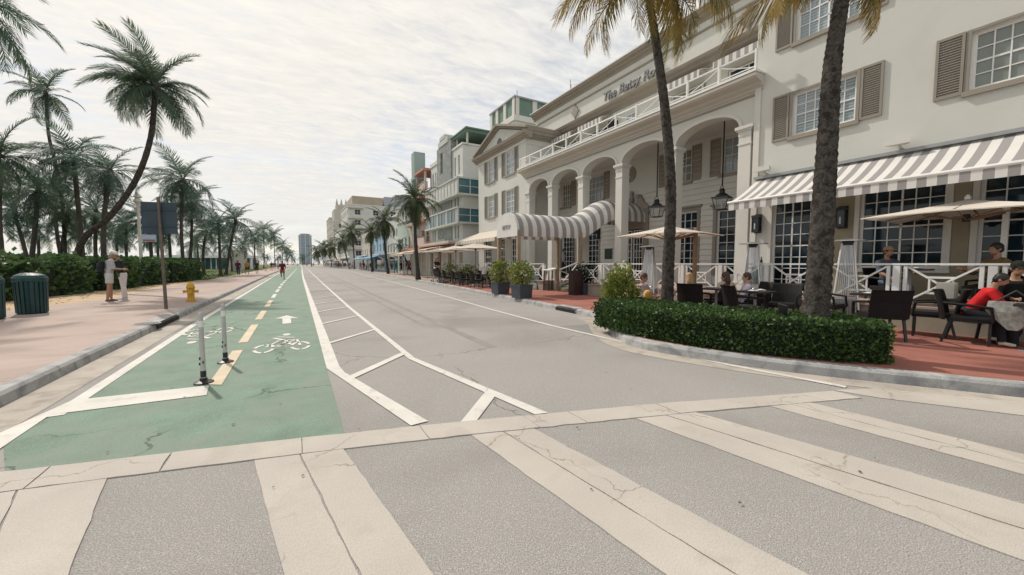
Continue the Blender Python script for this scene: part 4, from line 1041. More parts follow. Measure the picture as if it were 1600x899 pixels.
def planter(label, x, y, w, ph, r, h, lm, seed, rz=0, tex=.10, n=900):
    rg = random.Random(seed); t = T('planter_shrub', label, 'potted shrub', (x, y, .155), rz)
    p = T
    pot = MB().add([(-w*.46, -w*.46, 0), (w*.46, -w*.46, 0), (w*.46, w*.46, 0), (-w*.46, w*.46, 0), (-w/2, -w/2, ph), (w/2, -w/2, ph), (w/2, w/2, ph), (-w/2, w/2, ph)], [(0, 3, 2, 1), (0, 1, 5, 4), (1, 2, 6, 5), (2, 3, 7, 6), (3, 0, 4, 7)])
    po = pot.build('pot', M_pot, t)
    MB().box(-w*.52, w*.52, -w*.52, -w*.45, ph-.06, ph+.01).box(-w*.52, w*.52, w*.45, w*.52, ph-.06, ph+.01).box(-w*.52, -w*.45, -w*.45, w*.45, ph-.06, ph+.008).box(w*.45, w*.52, -w*.45, w*.45, ph-.06, ph+.008).build('rim', M_pot, po)
    MB().box(-w*.45, w*.45, -w*.45, w*.45, ph-.07, ph-.05).build('soil', simple('soil', (.05, .035, .025), .95), t)
    for k in range(4): MB().tube([(rg.uniform(-.05, .05), rg.uniform(-.05, .05), ph-.1), (rg.uniform(-.1, .1), rg.uniform(-.1, .1), ph+h*.3), (rg.uniform(-r*.5, r*.5), rg.uniform(-r*.5, r*.5), ph+h*.7)], [.02, .015, .008], 5).build('stem', M_bark2, t)
    f = shrub_mb(r, h, n, tex, rg); f.build('foliage', lm, t, kind='stuff', fix=False, loc=(0, 0, ph-.02)); return t
planter('square grey planter with leafy green shrub nearest the kerb', 7.72, 12.95, .62, .52, .46, .92, M_leaf2, 1, .1)
planter('square grey planter with yellowing shrub beside the left canopy post', 7.95, 15.2, .62, .52, .48, .95, M_leaf2, 2, .05)
planter('low grey planter with dark green shrub beside the hotel steps', 11.0, 13.0, .62, .50, .44, .85, M_leafd, 3, .12)
def bush(label, x, y, r, h, lm, seed, size, n, name='shrub', z0=.155):
    rg = random.Random(seed); t = T(name, label, 'shrub', (x, y, z0))
    for k in range(7): MB().tube([(rg.uniform(-.1, .1), rg.uniform(-.1, .1), 0), (rg.uniform(-r, r)*.4, rg.uniform(-r, r)*.4, h*.5), (rg.uniform(-r, r)*.7, rg.uniform(-r, r)*.7, h*.85)], [.018, .012, .006], 5).build('stem', M_bark2, t)
    shrub_mb(r, h, n, size, rg).build('foliage', lm, t, kind='stuff', fix=False); return t
bush('bright yellow green bush at the left end of the box hedge', *A(970, 412, 8.75).xy, .37, 1.24, M_leaf2, 12, .085, 2000)
bush('leafy bush before the cafe terrace beyond the canopy', 10.4, 24.2, .7, 1.3, M_leaf2, 13, .13, 500)
bush('second leafy bush by the cafe terrace beside the stroller', 10.3, 27.8, .7, 1.4, M_leaf2, 14, .13, 500)
bush('dark round bush at the far left edge below the palms', -20.5, 21.0, 1.5, 2.8, M_leafd, 15, .3, 500)
bush('bush on the sand behind the left end of the hedge', -16.5, 30.0, 1.6, 2.2, M_leafl, 16, .28, 500)
# ================================================================ OTHER BUILDINGS
def bmat(n, c, **k): return mat(n, c, .85, .06, .7, .15, 60, .2, dirt=(.6, .55, .9, tuple(x*.75 for x in c), .5), **k)
M_mint = bmat('mint_grey_stucco', (.50, .52, .48)); M_dstone = mat('grey_deco_stone', (.27, .29, .28), .85, .25, 2.2, .4, 20, .2)
M_pink = bmat('peach_stucco', (.56, .45, .40)); M_coral = bmat('coral_stucco', (.47, .25, .19)); M_mintd = bmat('mint_fin', (.29, .39, .37))
M_pale = bmat('pale_stucco', (.58, .59, .56)); M_lmint = bmat('light_mint', (.46, .54, .48)); M_blueb = bmat('blue_stucco', (.30, .42, .54))
M_tan = bmat('tan_stucco', (.40, .35, .275)); M_ltan = bmat('light_tan', (.48, .45, .40)); M_gr2 = bmat('grey_stucco', (.36, .38, .41))
M_sea = bmat('sea_green_metal', (.16, .24, .20)); M_tgl = mat('tower_glass', (.16, .25, .34), .08, .2, .02, spec=.8)
def shell(root, name, m, x0, x1, y0, y1, z0, z1, fr=(), sd=()):
    """box with openings on the street side (fr: y0,y1,z0,z1) and on the near side (sd: x0,x1,z0,z1)"""
    mb = wall_holes(MB(), x0, .25, y0, y1, z0, z1, list(fr)); wall_holes(mb, y0, .25, x0, x1, z0, z1, list(sd), axis='y')
    mb.add([(x0, y1, z0), (x1, y1, z0), (x1, y1, z1), (x0, y1, z1)], [(0, 3, 2, 1)]); mb.add([(x1, y0, z0), (x1, y1, z0), (x1, y1, z1), (x1, y0, z1)], [(0, 1, 2, 3)])
    mb.add([(x0, y0, z1), (x1, y0, z1), (x1, y1, z1), (x0, y1, z1)], [(0, 1, 2, 3)])
    mb.add([(x0+.3, y0+.3, z0), (x0+.3, y1, z0), (x0+.3, y1, z1), (x0+.3, y0+.3, z1)], [(0, 1, 2, 3)]); mb.add([(x0+.3, y0+.3, z0), (x1, y0+.3, z0), (x1, y0+.3, z1), (x0+.3, y0+.3, z1)], [(0, 3, 2, 1)])
    return mb.build(name, m, root, True, fix=False)
def wins(root, x, y, fr, sd, fm, gm, cols=2, rows=2, name='window'):
    for h in fr: window(root, x, *h, cols, rows, fm, gm, dep=.12, single=True, fw=.07, mw=.05, name=name)
    for h in sd: window(root, y, *h, cols, rows, fm, gm, axis='y', dep=.12, single=True, fw=.07, mw=.05, name=name)
# --- mint grey deco hotel next door
D0, D1 = 32.0, 41.2
b = T('deco_hotel', 'mint grey deco hotel with stone pylon and teal corner glass bands', 'hotel', (13, 36, .15))
fr = [(32.9, 33.3, z, z+1.25) for z in (3.75, 6.35)]+[(33.6, 34.0, z, z+1.25) for z in (3.75, 6.35)]+[(39.6, 40.0, z, z+1.25) for z in (3.75, 6.35)]+[(40.3, 40.7, z, z+1.25) for z in (3.75, 6.35)]
shell(b, 'wall', M_pale, 13.0, 24, D0, D1, .15, 9.2, fr, [])
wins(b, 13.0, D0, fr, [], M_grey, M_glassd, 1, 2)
up = [(32.75, 33.1, 9.5, 11.2), (33.7, 34.05, 9.5, 11.2)]; shell(b, 'upper_wall', M_pale, 13.05, 20, 32.0, 34.6, 9.2, 11.9, up); wins(b, 13.05, 32, up, [], M_grey, M_glassd, 1, 2)
up2 = [(39.3, 39.65, 9.5, 11), (40.1, 40.45, 9.5, 11)]; shell(b, 'upper_wall', M_pale, 13.05, 20, 38.6, 41.1, 9.2, 11.7, up2); wins(b, 13.05, 32, up2, [], M_grey, M_glassd, 1, 2)
for a0, a1 in ((31.95, 34.65), (38.55, 41.2)): MB().box(12.98, 20.02, a0, a1, 11.72 if a0 > 35 else 11.92, 12.1).build('coping', M_trim, b, True)
pn = [(36.9, 37.5, 10.4, 12.4)]
shell(b, 'stone_pylon', M_dstone, 12.9, 18, 34.6, 38.6, 3.5, 13.0, pn); wins(b, 12.9, 34.6, pn, [], M_grey, M_glassd, 1, 3)
MB().box(12.85, 18, 35.3, 38.0, 13.0, 13.55).build('pylon_step', M_mint, b, True); MB().box(12.82, 18, 36.0, 37.5, 13.55, 13.9).build('pylon_step', M_mint, b, True)
for z0, z1, gm in ((5.15, 6.3, M_teal), (7.62, 8.85, M_teal)):
    bd_ = MB().box(12.30, 13.6, D0-.52, D1, z0-.16, z0); bo = bd_.build('glass_balcony', M_mint, b, True)
    MB().box(12.28, 15.8, D0-.55, D1, z1, z1+.14).box(13.6, 15.8, D0-.52, D0, z0-.16, z0).build('balcony_rail', M_mint, bo, True)
    n = 11
    for i in range(n):
        y0 = D0-.5+(D1-D0+.4)*i/n; y1 = D0-.5+(D1-D0+.4)*(i+1)/n
        MB().box(12.36, 12.39, y0+.05, y1-.05, z0, z1).build('panel', M_pale if z0 > 7 else (M_teal if i % 3 else M_glassb), bo, True)
        MB().box(12.32, 12.42, y0-.05, y0+.05, z0, z1).build('mullion', M_mint, bo, True)
    for i in range(3):
        x0 = 12.42+i*1.1; MB().box(x0+.04, x0+1.06, D0-.47, D0-.44, z0, z1).build('panel', M_teal, bo, True); MB().box(x0-.04, x0+.04, D0-.5, D0-.42, z0, z1).build('mullion', M_mint, bo, True)
        MB().box(x0+.04, x0+1.06, D0-.49, D0-.43, (z0+z1)/2-.025, (z0+z1)/2+.025).build('cross_rail', M_mint, bo, True)
pg_ = MB().box(13.2, 19, 31.6, 36.5, 12.95, 13.2); MB().box(13.1, 19.2, 31.4, 36.7, 13.2, 13.3).build('roof_terrace_canopy', M_sea, b, True)
pg_.build('roof_terrace_canopy', M_sea, b, True)
for x, y in ((13.4, 31.8), (16, 31.8), (13.4, 34.2)): MB().box(x-.07, x+.07, y-.07, y+.07, 11.9, 12.95).build('canopy_post', M_mint, b, True)
gmx = [(32.6, 35, .5, 3.2), (35.6, 38, .5, 3.2), (38.6, 40.6, .5, 3.2)]
shell(b, 'shopfront', M_olive, 12.9, 13.5, 32.1, 41.1, .16, 3.5, gmx); wins(b, 12.9, 32.1, gmx, [], M_grey, M_dark, 2, 1, 'shop_window')
MB().box(11.6, 12.95, 31.9, 41.2, 3.32, 3.5).build('entrance_slab', M_mint, b, True); MB().box(11.58, 12.9, 31.9, 41.2, 3.2, 3.318).build('slab_edge', M_coral, b, True)
sg2 = text_mesh('CAVALIER', .52, .03, 0, 1.1, .006); sg2.materials.append(M_trim); o = link('sign_lettering', sg2, b); o.location = Vector((12.78, 37.3, 3.56))-wloc(b); o.rotation_euler = (R_(90), 0, R_(-90))
# --- peach deco hotel
b = T('peach_hotel', 'peach pink deco hotel with mint fin and roof terrace pavilion', 'hotel', (13, 45.5, .15))
fr = [(y, y+1.3, z, z+1.5) for y in (41.8, 43.6, 47.6) for z in (3.9, 6.6)]; sd = [(13.6, 14.8, z, z+1.4) for z in (4, 6.7, 9)]
shell(b, 'wall', M_pink, 13.0, 24, 41.25, 50, .15, 9.6, fr, []); wins(b, 13.0, 41.25, fr, [], M_trim, M_glassd)
for z in (3.4, 6.1, 8.9): MB().box(12.2, 13.2, 41.3, 45.2, z, z+.22).build('balcony_slab', M_coral, b, True); MB().box(12.22, 12.3, 41.32, 45.18, z+.22, z+.95).build('balcony_wall', M_pink, b, True)
for z in (3.4, 6.1): MB().box(12.6, 13.0, 47.0, 50, z, z+.2).build('eyebrow', M_coral, b, True)
MB().box(12.5, 13.8, 45.6, 46.9, .2, 14.6).build('fin', M_mintd, b, True); MB().box(12.6, 13.0, 45.3, 45.58, .2, 11.0).build('fin', M_pale, b, True)
MB().box(12.3, 18, 41.4, 45.2, 11.6, 11.85).build('pavilion_roof', M_coral, b, True); MB().box(14.2, 18, 41.7, 45, 9.6, 11.6).build('pavilion_wall', M_coral, b, True)
for y in (41.7, 44.9): MB().box(12.5, 12.7, y-.1, y+.1, 9.6, 11.6).build('pavilion_post', M_pink, b, True)
MB().box(12.6, 12.75, 41.3, 45.2, 9.6, 10.4).build('roof_parapet', M_pink, b, True)
MB().box(11.8, 12.99, 41.4, 49.8, 3.05, 3.3).build('entrance_slab', M_coral, b, True)
gg = [(42, 44.4, .4, 2.9), (45.6, 47.6, .4, 2.9), (48, 49.6, .4, 2.9)]; shell(b, 'shopfront', M_lmint, 12.92, 13.4, 41.3, 49.9, .16, 3.04, gg); wins(b, 12.92, 41, gg, [], M_grey, M_teal, 2, 1, 'shop_window')
# --- simple street blocks further along
def block(name, label, x, y0, y1, z, m, rows, cols, ww=1.0, wh=1.4, fl=2.9, z00=3.6, depth=12, sidecols=0, gm=M_glassd, trimm=None, gfl=True):
    t = T(name, label, 'building', (x, (y0+y1)/2, .15)); fr, sd = [], []
    for r in range(rows):
        for c in range(cols):
            yc = y0+(y1-y0)*(c+.5)/cols; fr.append((yc-ww/2, yc+ww/2, z00+fl*r, z00+fl*r+wh))
        for c in range(sidecols):
            xc = x+depth*(c+.5)/sidecols; sd.append((xc-ww/2, xc+ww/2, z00+fl*r, z00+fl*r+wh))
    if gfl: fr.append((y0+.8, y1-.8, .4, 2.8))
    shell(t, 'wall', m, x, x+depth, y0, y1, .15, z, fr, sd); wins(t, x, y0, fr, sd, M_trim, gm)
    MB().box(x-.12, x+depth, y0-.06, y1, z, z+.25).build('coping', trimm or M_trim, t, True)
    if gfl: MB().box(x-1.0, x-.01, y0+.3, y1-.3, 2.95, 3.12).build('canopy_slab', trimm or M_trim, t, True)
    return t
block('pale_hotel', 'low pale mint hotel between the peach hotel and blue building', 13.2, 50.1, 58, 7.2, M_lmint, 1, 4, depth=14, sidecols=2)
block('white_hotel', 'small white hotel left of the pale mint hotel', 13.4, 58.1, 66.5, 8.6, M_pale, 2, 4, fl=2.4, z00=3.2, wh=1.2, sidecols=2)
block('blue_building', 'light blue low building behind the blue awnings', 13.2, 67, 78, 6.6, M_blueb, 1, 4, sidecols=3)
block('cream_building', 'narrow cream building left of the light blue building', 12.8, 78.2, 90, 8.2, M_ltan, 2, 4, fl=2.5, z00=3.2, wh=1.2, sidecols=2)
t = block('white_tall_hotel', 'tall white hotel with tan roof block and eyebrow windows', 12.8, 113, 132, 17.4, M_pale, 5, 5, ww=1.5, fl=2.8, depth=19, sidecols=4)
MB().box(14, 22, 114, 130, 17.7, 20.0).build('roof_block', M_tan, t, True); MB().box(22.5, 34, 114, 130, 17.66, 20.4).build('roof_block', M_gr2, t, True)
MB().box(26, 31, 116, 126, 20.4, 21.6).build('roof_block', M_gr2, t, True); MB().box(31.8, 40, 114, 131, .16, 17.0).build('rear_wing', M_gr2, t, True)
for k in range(5): MB().box(12.4, 16.6, 112.5, 112.99, 5.2+2.8*k, 5.4+2.8*k).build('eyebrow', M_tan, t, True)
t = block('stepped_tower', 'stepped tan deco tower with finials behind the palms', 12.8, 160, 176, 17.5, M_ltan, 5, 4, fl=2.9, depth=14, sidecols=3)
MB().box(13.2, 19, 161, 170, 17.8, 22.0).build('tower_step', M_ltan, t, True); MB().box(14.2, 18, 162, 168, 22, 24).build('tower_step', M_ltan, t, True)
for x in (14.5, 16.1, 17.7): MB().lathe([(.5, 0), (.4, .6), (.1, 2.2)], (x, 163, 24), 6).build('finial', M_ltan, t, True)
block('far_tan_block', 'square tan block left of the stepped deco tower', 12.9, 178, 196, 20.5, M_ltan, 6, 5, depth=14, sidecols=3)
block('far_white_block', 'white low block seen between the far street palms', 13.0, 134, 156, 12.5, M_pale, 3, 5, fl=3, sidecols=3)
block('far_grey_block', 'far grey building at the end of the hotel row', 14, 200, 250, 11, M_gr2, 3, 6, fl=2.8, sidecols=3)
# --- roof tower behind the hotel
t = T('roof_tower', 'green and white roof tower rising behind the hotel pediment', 'tower', (23, 40.5, .15))
MB().box(22, 29, 38.5, 44.8, .15, 17.6).build('shaft', M_pale, t, True)
MB().box(21.8, 29.2, 38.3, 45, 17.6, 18.2).build('band', M_trim, t, True); MB().box(22.1, 28.9, 38.6, 44.7, 18.2, 20.2).build('crown', M_sea, t, True)
for x in (22.0, 24.4, 26.2, 28.4): MB().box(x, x+.6, 38.5, 38.62, 18.2, 20.2).build('pilaster', M_trim, t, True)
for y in (38.5, 40.6, 42.6, 44.2): MB().box(21.98, 22.1, y, y+.6, 18.2, 20.2).build('pilaster', M_trim, t, True)
MB().box(21.9, 29.1, 38.4, 44.9, 20.2, 20.35).build('cap', M_gr2, t, True); MB().tube([(22.6, 39, 20.3), (22.6, 39, 21.2)], .05, 5).build('mast', M_grey, t, True)
# --- glass tower at the end of the street
c = G(478, 413.2); dpt = 760; c = A(478, 412, dpt); t = T('glass_tower', 'distant blue glass residential tower at the end of the street', 'tower', (c.x, c.y, 0))
MB().lathe([(10.5, 0), (10.5, 57)], n=16).build('glass', M_tgl, t)
for k in range(19): MB().lathe([(10.75, 0), (10.75, .8)], (0, 0, 2+3*k), 16).build('floor_band', M_tgl if 0 else M_gr2, t)
MB().lathe([(9, 0), (9, 2.5), (7, 3)], (0, 0, 57), 16).build('crown', M_gr2, t)
for k in range(8):
    a = k*.785; MB().box(-.5, .5, -.5, .5, 0, 58).build('fin', M_pale, t, loc=(10.9*math.cos(a), 10.9*math.sin(a), 0))
# --- beach pavilion on the left
c = gp(322, 92); t = T('beach_pavilion', 'low white pavilion with blue green glass beyond the lawn', 'building', (c.x, c.y, .15), R_(-8))
MB().box(-9, 9, 0, 6, 0, 2.7).build('glass_wall', M_teal, t); MB().box(-10, 10, -1.5, 7, 2.7, 3.3).build('roof', M_white, t); MB().box(-6, 7, 1, 6, 3.3, 4.2).build('roof_block', M_white, t)
for x in range(-9, 10, 2): MB().box(x-.1, x+.1, -.08, .0, 0, 2.7).build('mullion', M_white, t)
for x in (-9.6, -4.8, 0, 4.8, 9.6): MB().box(x-.15, x+.15, -1.4, -1.1, 0, 2.7).build('post', M_white, t)
c = gp(368, 78); t = T('park_kiosk', 'pale square park building behind the leaning palm trunk', 'building', (c.x, c.y, .15), R_(-8))
MB().box(-1.3, 1.3, 0, 3, 0, 4.0).build('wall', M_ltan, t); MB().box(-1.45, 1.45, -.15, 3.1, 4.0, 4.2).build('roof', M_trim, t); MB().box(-.4, .4, -.04, -.005, 0, 2).build('door', M_grey, t)
# ---------------------------------------------------------------- awnings and parasols along the pavement
def awning(label, x0, x1, y0, y1, z0, z1, m, leg=True, cat='awning'):
    t = T('pavement_awning', label, cat, (x0, (y0+y1)/2, .155))
    MB().add([(x1, y0, z1), (x1, y1, z1), (x0, y1, z0), (x0, y0, z0)], [(0, 1, 2, 3)]).build('cloth', m, t, True, fix=False)
    MB().add([(x0-.003, y0, z0), (x0-.003, y1, z0), (x0-.003, y1, z0-.25), (x0-.003, y0, z0-.25)], [(0, 1, 2, 3)]).build('valance', m, t, True, fix=False)
    MB().bar((x0, y0, z0-.02), (x0, y1, z0-.02), .06).build('front_bar', M_white, t, True)
    for y in (y0+.1, y1-.1): MB().bar((x0+.05, y, .155), (x0+.05, y, z0-.02), .07).build('post', M_grey, t, True)
M_blcan = mat('blue_canvas', (.10, .30, .46), .8, .1, 1, trans=.15); M_tcan = mat('tan_canvas', (.62, .52, .40), .9, .06, 1, trans=.15)
awning('cream cafe awning in front of the mint grey deco hotel', 10.0, 12.9, 33, 37, 2.75, 3.3, M_tcan); awning('second cream cafe awning under the deco hotel sign', 10.0, 12.9, 37.3, 41.2, 2.7, 3.2, M_tcan)
awning('tan awning below the peach hotel balconies', 10.3, 12.9, 43, 50, 2.6, 3.3, M_tcan)
awning('bright blue cafe awning before the light blue building', 10.9, 13.1, 66, 71, 2.5, 3.2, M_blcan); awning('second blue cafe awning further along the row', 11.2, 13.0, 72, 80, 2.5, 3.2, M_blcan); awning('farthest blue cafe awning under the palms', 11.2, 12.7, 82, 92, 2.5, 3.2, M_blcan)
awning('pale awning under the far white block', 11.8, 13, 128, 150, 2.6, 3.4, M_tcan)
def parasol(label, x, y, r, zt, ze, mast=None, m=None, group=None, sq=True, seed=0, rot=0.0):
    """square market parasol: four sloped gores, ribs below, a centre pole or a side mast with boom"""
    t = T('parasol', label, 'parasol', (x, y, .155 if x < 10.8 else .645), rot, group); z0 = t.location.z; m = m or M_canvas
    n = 8; ring = []
    for k in range(n):
        a = 2*math.pi*k/n+math.pi/4; s = r*(1.414 if k % 2 == 0 else 1.0); ring.append((s*math.cos(a), s*math.sin(a)))
    mb = MB(); zt -= z0; ze -= z0
    def P(k, f):
        x_, y_ = ring[k % n]; return (x_*f, y_*f, zt+(ze-zt)*(f**.9)-.05*math.sin(math.pi*f)*(1 if k % 2 else 0)-(0 if k % 2 == 0 else -.03*f))
    fs = [0, .12, .35, .65, 1.0]
    for k in range(n):
        for a, b_ in zip(fs, fs[1:]):
            if a == 0: mb.add([(0, 0, zt), P(k, b_), P(k+1, b_)], [(0, 1, 2)])
            else: mb.add([P(k, a), P(k, b_), P(k+1, b_), P(k+1, a)], [(0, 1, 2, 3)])
        p, q = P(k, 1), P(k+1, 1); mb.add([p, q, (q[0]*1.002, q[1]*1.002, q[2]-.022), (p[0]*1.002, p[1]*1.002, p[2]-.022)], [(0, 1, 2, 3)])
    mb.build('canopy', m, t, fix=False)
    for k in range(n): p = P(k, .97); MB().tube([(0, 0, zt-.06), (p[0]*.5, p[1]*.5, (zt+p[2])/2-.06), (p[0], p[1], p[2]-.03)], .014, 4).build('rib', M_wood, t); q = P(k, .5); MB().tube([(0, 0, zt-.42), (q[0], q[1], q[2]-.05)], .012, 4).build('strut', M_wood, t)
    MB().lathe([(.05, -.46), (.06, -.40), (.05, -.30)], (0, 0, zt), 10).build('hub', M_black, t); MB().lathe([(.05, 0), (.05, .05), (.02, .10)], (0, 0, zt), 8).build('finial', M_white, t)
    if mast:
        MB().bar((mast[0], mast[1], 0), (mast[0], mast[1], ze+.22), .085).build('mast', M_wood if seed else M_white, t); MB().bar((mast[0], mast[1], ze+.05), (0, 0, zt-.42), .06).build('boom', M_wood, t)
        MB().box(mast[0]-.35, mast[0]+.35, mast[1]-.35, mast[1]+.35, 0, .06).build('base', M_grey, t)
    else:
        MB().tube([(0, 0, 0), (0, 0, zt)], .03, 8).build('pole', M_wood, t); MB().box(-.3, .3, -.3, .3, 0, .08).build('base', M_grey, t)
    return t
P1 = A(1046, 353, 10.8); parasol('cream parasol behind the slim palm trunk on the porch side', P1.x, P1.y, 1.0, P1.z, P1.z-.28, mast=(.55, -.45), seed=1, rot=R_(4))
P2 = A(1512, 312, 7.9); parasol('large cream parasol under the striped awning near the right edge', P2.x, P2.y, 1.28, P2.z, P2.z-.33, mast=(.40, -.45), seed=0, rot=R_(0))
for i, (x, y, lab) in enumerate(((9.6, 21.6, 'white parasol nearest the canopy on the far terrace side'), (9.7, 25.2, 'middle white parasol between canopy and deco hotel'), (9.9, 29.2, 'farthest white parasol before the deco hotel'))):
    parasol(lab, x, y, 1.3, 2.75, 2.38, group='white parasols beyond the canopy', m=M_canvas)
# ================================================================ STREET FURNITURE
def bollard(label, x, y):
    t = T('delineator_post', label, 'bollard', (x, y, .012), 0, 'white delineator posts on the bike lane')
    MB().lathe([(.105, 0), (.105, .010), (.075, .022), (.042, .034), (.042, .06)], n=14).build('base', M_black, t)
    MB().tube([(0, 0, .06), (0, 0, .86)], [.029, .026], 12).tube([(0, 0, .86), (0, 0, .885)], [.026, .012], 12).build('post', mat('post_white', (.44, .44, .42), .45, .05, 6, dirt=(9, .5, .8, (.32, .31, .29), .6)), t)
    MB().tube([(0, 0, .07), (0, 0, .15)], .031, 12).build('foot_sleeve', M_black, t)
    for z, a in ((.21, 2.2), (.26, 5.0), (.31, 3.9), (.24, 3.6)): MB().ball((.0345*math.cos(a), .0345*math.sin(a), z), .008, .008, .02, 6, 4).build('scuff', M_black, t)
    MB().tube([(0, 0, .70), (0, 0, .78)], .0285, 12).build('reflector_band', M_white, t)
bollard('white delineator post standing at the end of the white stop bar', -1.05, 6.02); bollard('white delineator post on the second yellow dash behind the first', -.97, 7.12)
def bin_(label, x, y):
    t = T('trash_bin', label, 'trash bin', (x, y, .155))
    MB().lathe([(.25, 0), (.265, .02), (.28, .86)], n=22).build('barrel', M_binpl, t)
    for k in range(22):
        a = 2*math.pi*k/22; r0, r1 = .268, .290; w = .029; tx, ty = -math.sin(a), math.cos(a)
        MB().add([(r*math.cos(a)+s*w*tx, r*math.sin(a)+s*w*ty, z) for z, rr in ((.03, r0), (.86, r1)) for r in (rr, rr+.018) for s in (-1, 1)],
                 [(0, 1, 3, 2), (4, 6, 7, 5), (0, 4, 5, 1), (2, 3, 7, 6), (0, 2, 6, 4), (1, 5, 7, 3)]).build('slat', M_binpl, t)
    MB().lathe([(.308, .86), (.32, .88), (.32, .96), (.308, .98)], n=22).build('rim', M_binpl, t)
    MB().lathe([(.30, .98), (.28, 1.03), (.16, 1.09), (.145, 1.085), (.14, 1.02)], n=22).build('lid', M_binpl, t)
p = G(51, 490, .155); bin_('dark green slatted trash bin on the sand edge by the long hedge', p.x, p.y); bin_('second dark green bin cut off by the left edge of the photo', *G(-21, 500, .155).xy)
def hydrant(x, y):
    t = T('fire_hydrant', 'yellow fire hydrant on the pink sidewalk near the kerb', 'fire hydrant', (x, y, .155))
    MB().lathe([(.16, 0), (.16, .04), (.115, .05), (.11, .42), (.125, .44), (.125, .50), (.11, .52)], n=14).build('barrel', M_hyd, t, smooth=False)
    MB().lathe([(.145, .52), (.145, .56), (.13, .60), (.10, .68), (.05, .73), (.03, .735)], n=14).build('bonnet', M_hyd, t); MB().lathe([(.03, .73), (.03, .79)], n=5).build('nut', M_hyd, t)
    for d, l, r in (((1, 0, 0), .20, .05), ((-1, 0, 0), .20, .05), ((0, -1, 0), .22, .068)):
        d = Vector(d); MB().tube([d*.09+Vector((0, 0, .40)), d*l+Vector((0, 0, .40))], r, 10).tube([d*l+Vector((0, 0, .40)), d*(l+.035)+Vector((0, 0, .40))], r*1.2, 10).build('outlet_cap', M_hyd, t)
    for k in range(8): a = k*.785; MB().lathe([(.014, .04), (.014, .075)], (.137*math.cos(a), .137*math.sin(a), 0), 6).build('bolt', M_hyd, t)
hydrant(-3.25, 17.3); bpy.data.objects['fire_hydrant'].scale = (.9, .9, .92)
# two panel sign seen from behind
M_panel = mat('sign_back', (.035, .058, .078), .75, .15, 3); M_pole = mat('rusty_pole', (.12, .095, .08), .7, .25, 6)
t = T('street_sign', 'tall sign pole with two dark panels seen from behind', 'sign', (-3.4, 14.95, .155), R_(-14))
MB().bar((0, 0, 0), (-.04, 0, 3.28), .062).build('pole', M_pole, t)
for x0, x1 in ((-.50, -.09), (-.06, .36)):
    pn = MB().box(x0, x1, .05, .075, 2.22, 3.14).build('panel', M_panel, t)
    MB().box(x0+.03, x1-.03, .03, .05, 2.42, 2.46).build('stiffener', M_panel, pn); MB().box(x0+.03, x1-.03, .03, .05, 2.90, 2.94).build('stiffener', M_panel, pn)
sm = MB().box(-.52, -.18, .06, .08, 1.98, 2.19).build('small_plate', simple('plate_blue', (.33, .40, .50), .5), t); MB().box(-.50, -.20, .058, .061, 1.99, 2.05).build('red_stripe', simple('plate_red', (.22, .10, .09), .5), sm)
# lamps
def lamp(label, px, depth, h, twin=True):
    q = gp(px, depth); t = T('lamp_post', label, 'street lamp', q, R_(-20), None)
    MB().lathe([(.16, 0), (.16, .5), (.10, .6), (.09, h*.6), (.075, h)], n=8).build('pole', M_trim, t)
    if twin:
        for s in (-1, 1): MB().tube([(0, 0, h-.2), (s*.5, 0, h+.1), (s*.8, 0, h)], .05, 5).build('arm', M_trim, t); MB().lathe([(.05, .25), (.32, 0), (.28, -.05)], (s*.85, 0, h-.2), 10).build('lamp_head', M_trim, t)
    else: MB().lathe([(.10, 0), (.22, .15), (.26, .22), (.12, .42), (.25, .50), (.05, .8)], (0, 0, h), 10).build('lamp_head', M_trim, t)
lamp('white lamp post left of the two panel sign', 221, 26, 5.3, False); lamp('pale park lamp standing on the lawn', 338, 92, 9.2); lamp('pale lamp behind the man in maroon', 383, 120, 8.2); lamp('far pale lamp beside the bike lane palms', 403, 150, 8.5)
# fallen palm boot on the sand
q = G(118, 450, .155); t = T('fallen_palm_husk', 'dry brown palm husk lying on the sand by the hedge', 'palm husk', q, .6)
MB().tube([(-.45, 0, .06), (-.15, 0, .22), (.15, .05, .32), (.42, .1, .22), (.55, .12, .05)], [.03, .10, .14, .12, .05], 8, sq=.5).build('husk', M_wood, t, smooth=True); MB().tube([(.3, .1, .25), (.75, .3, .03)], [.05, .01], 5).build('stalk', M_wood, t)
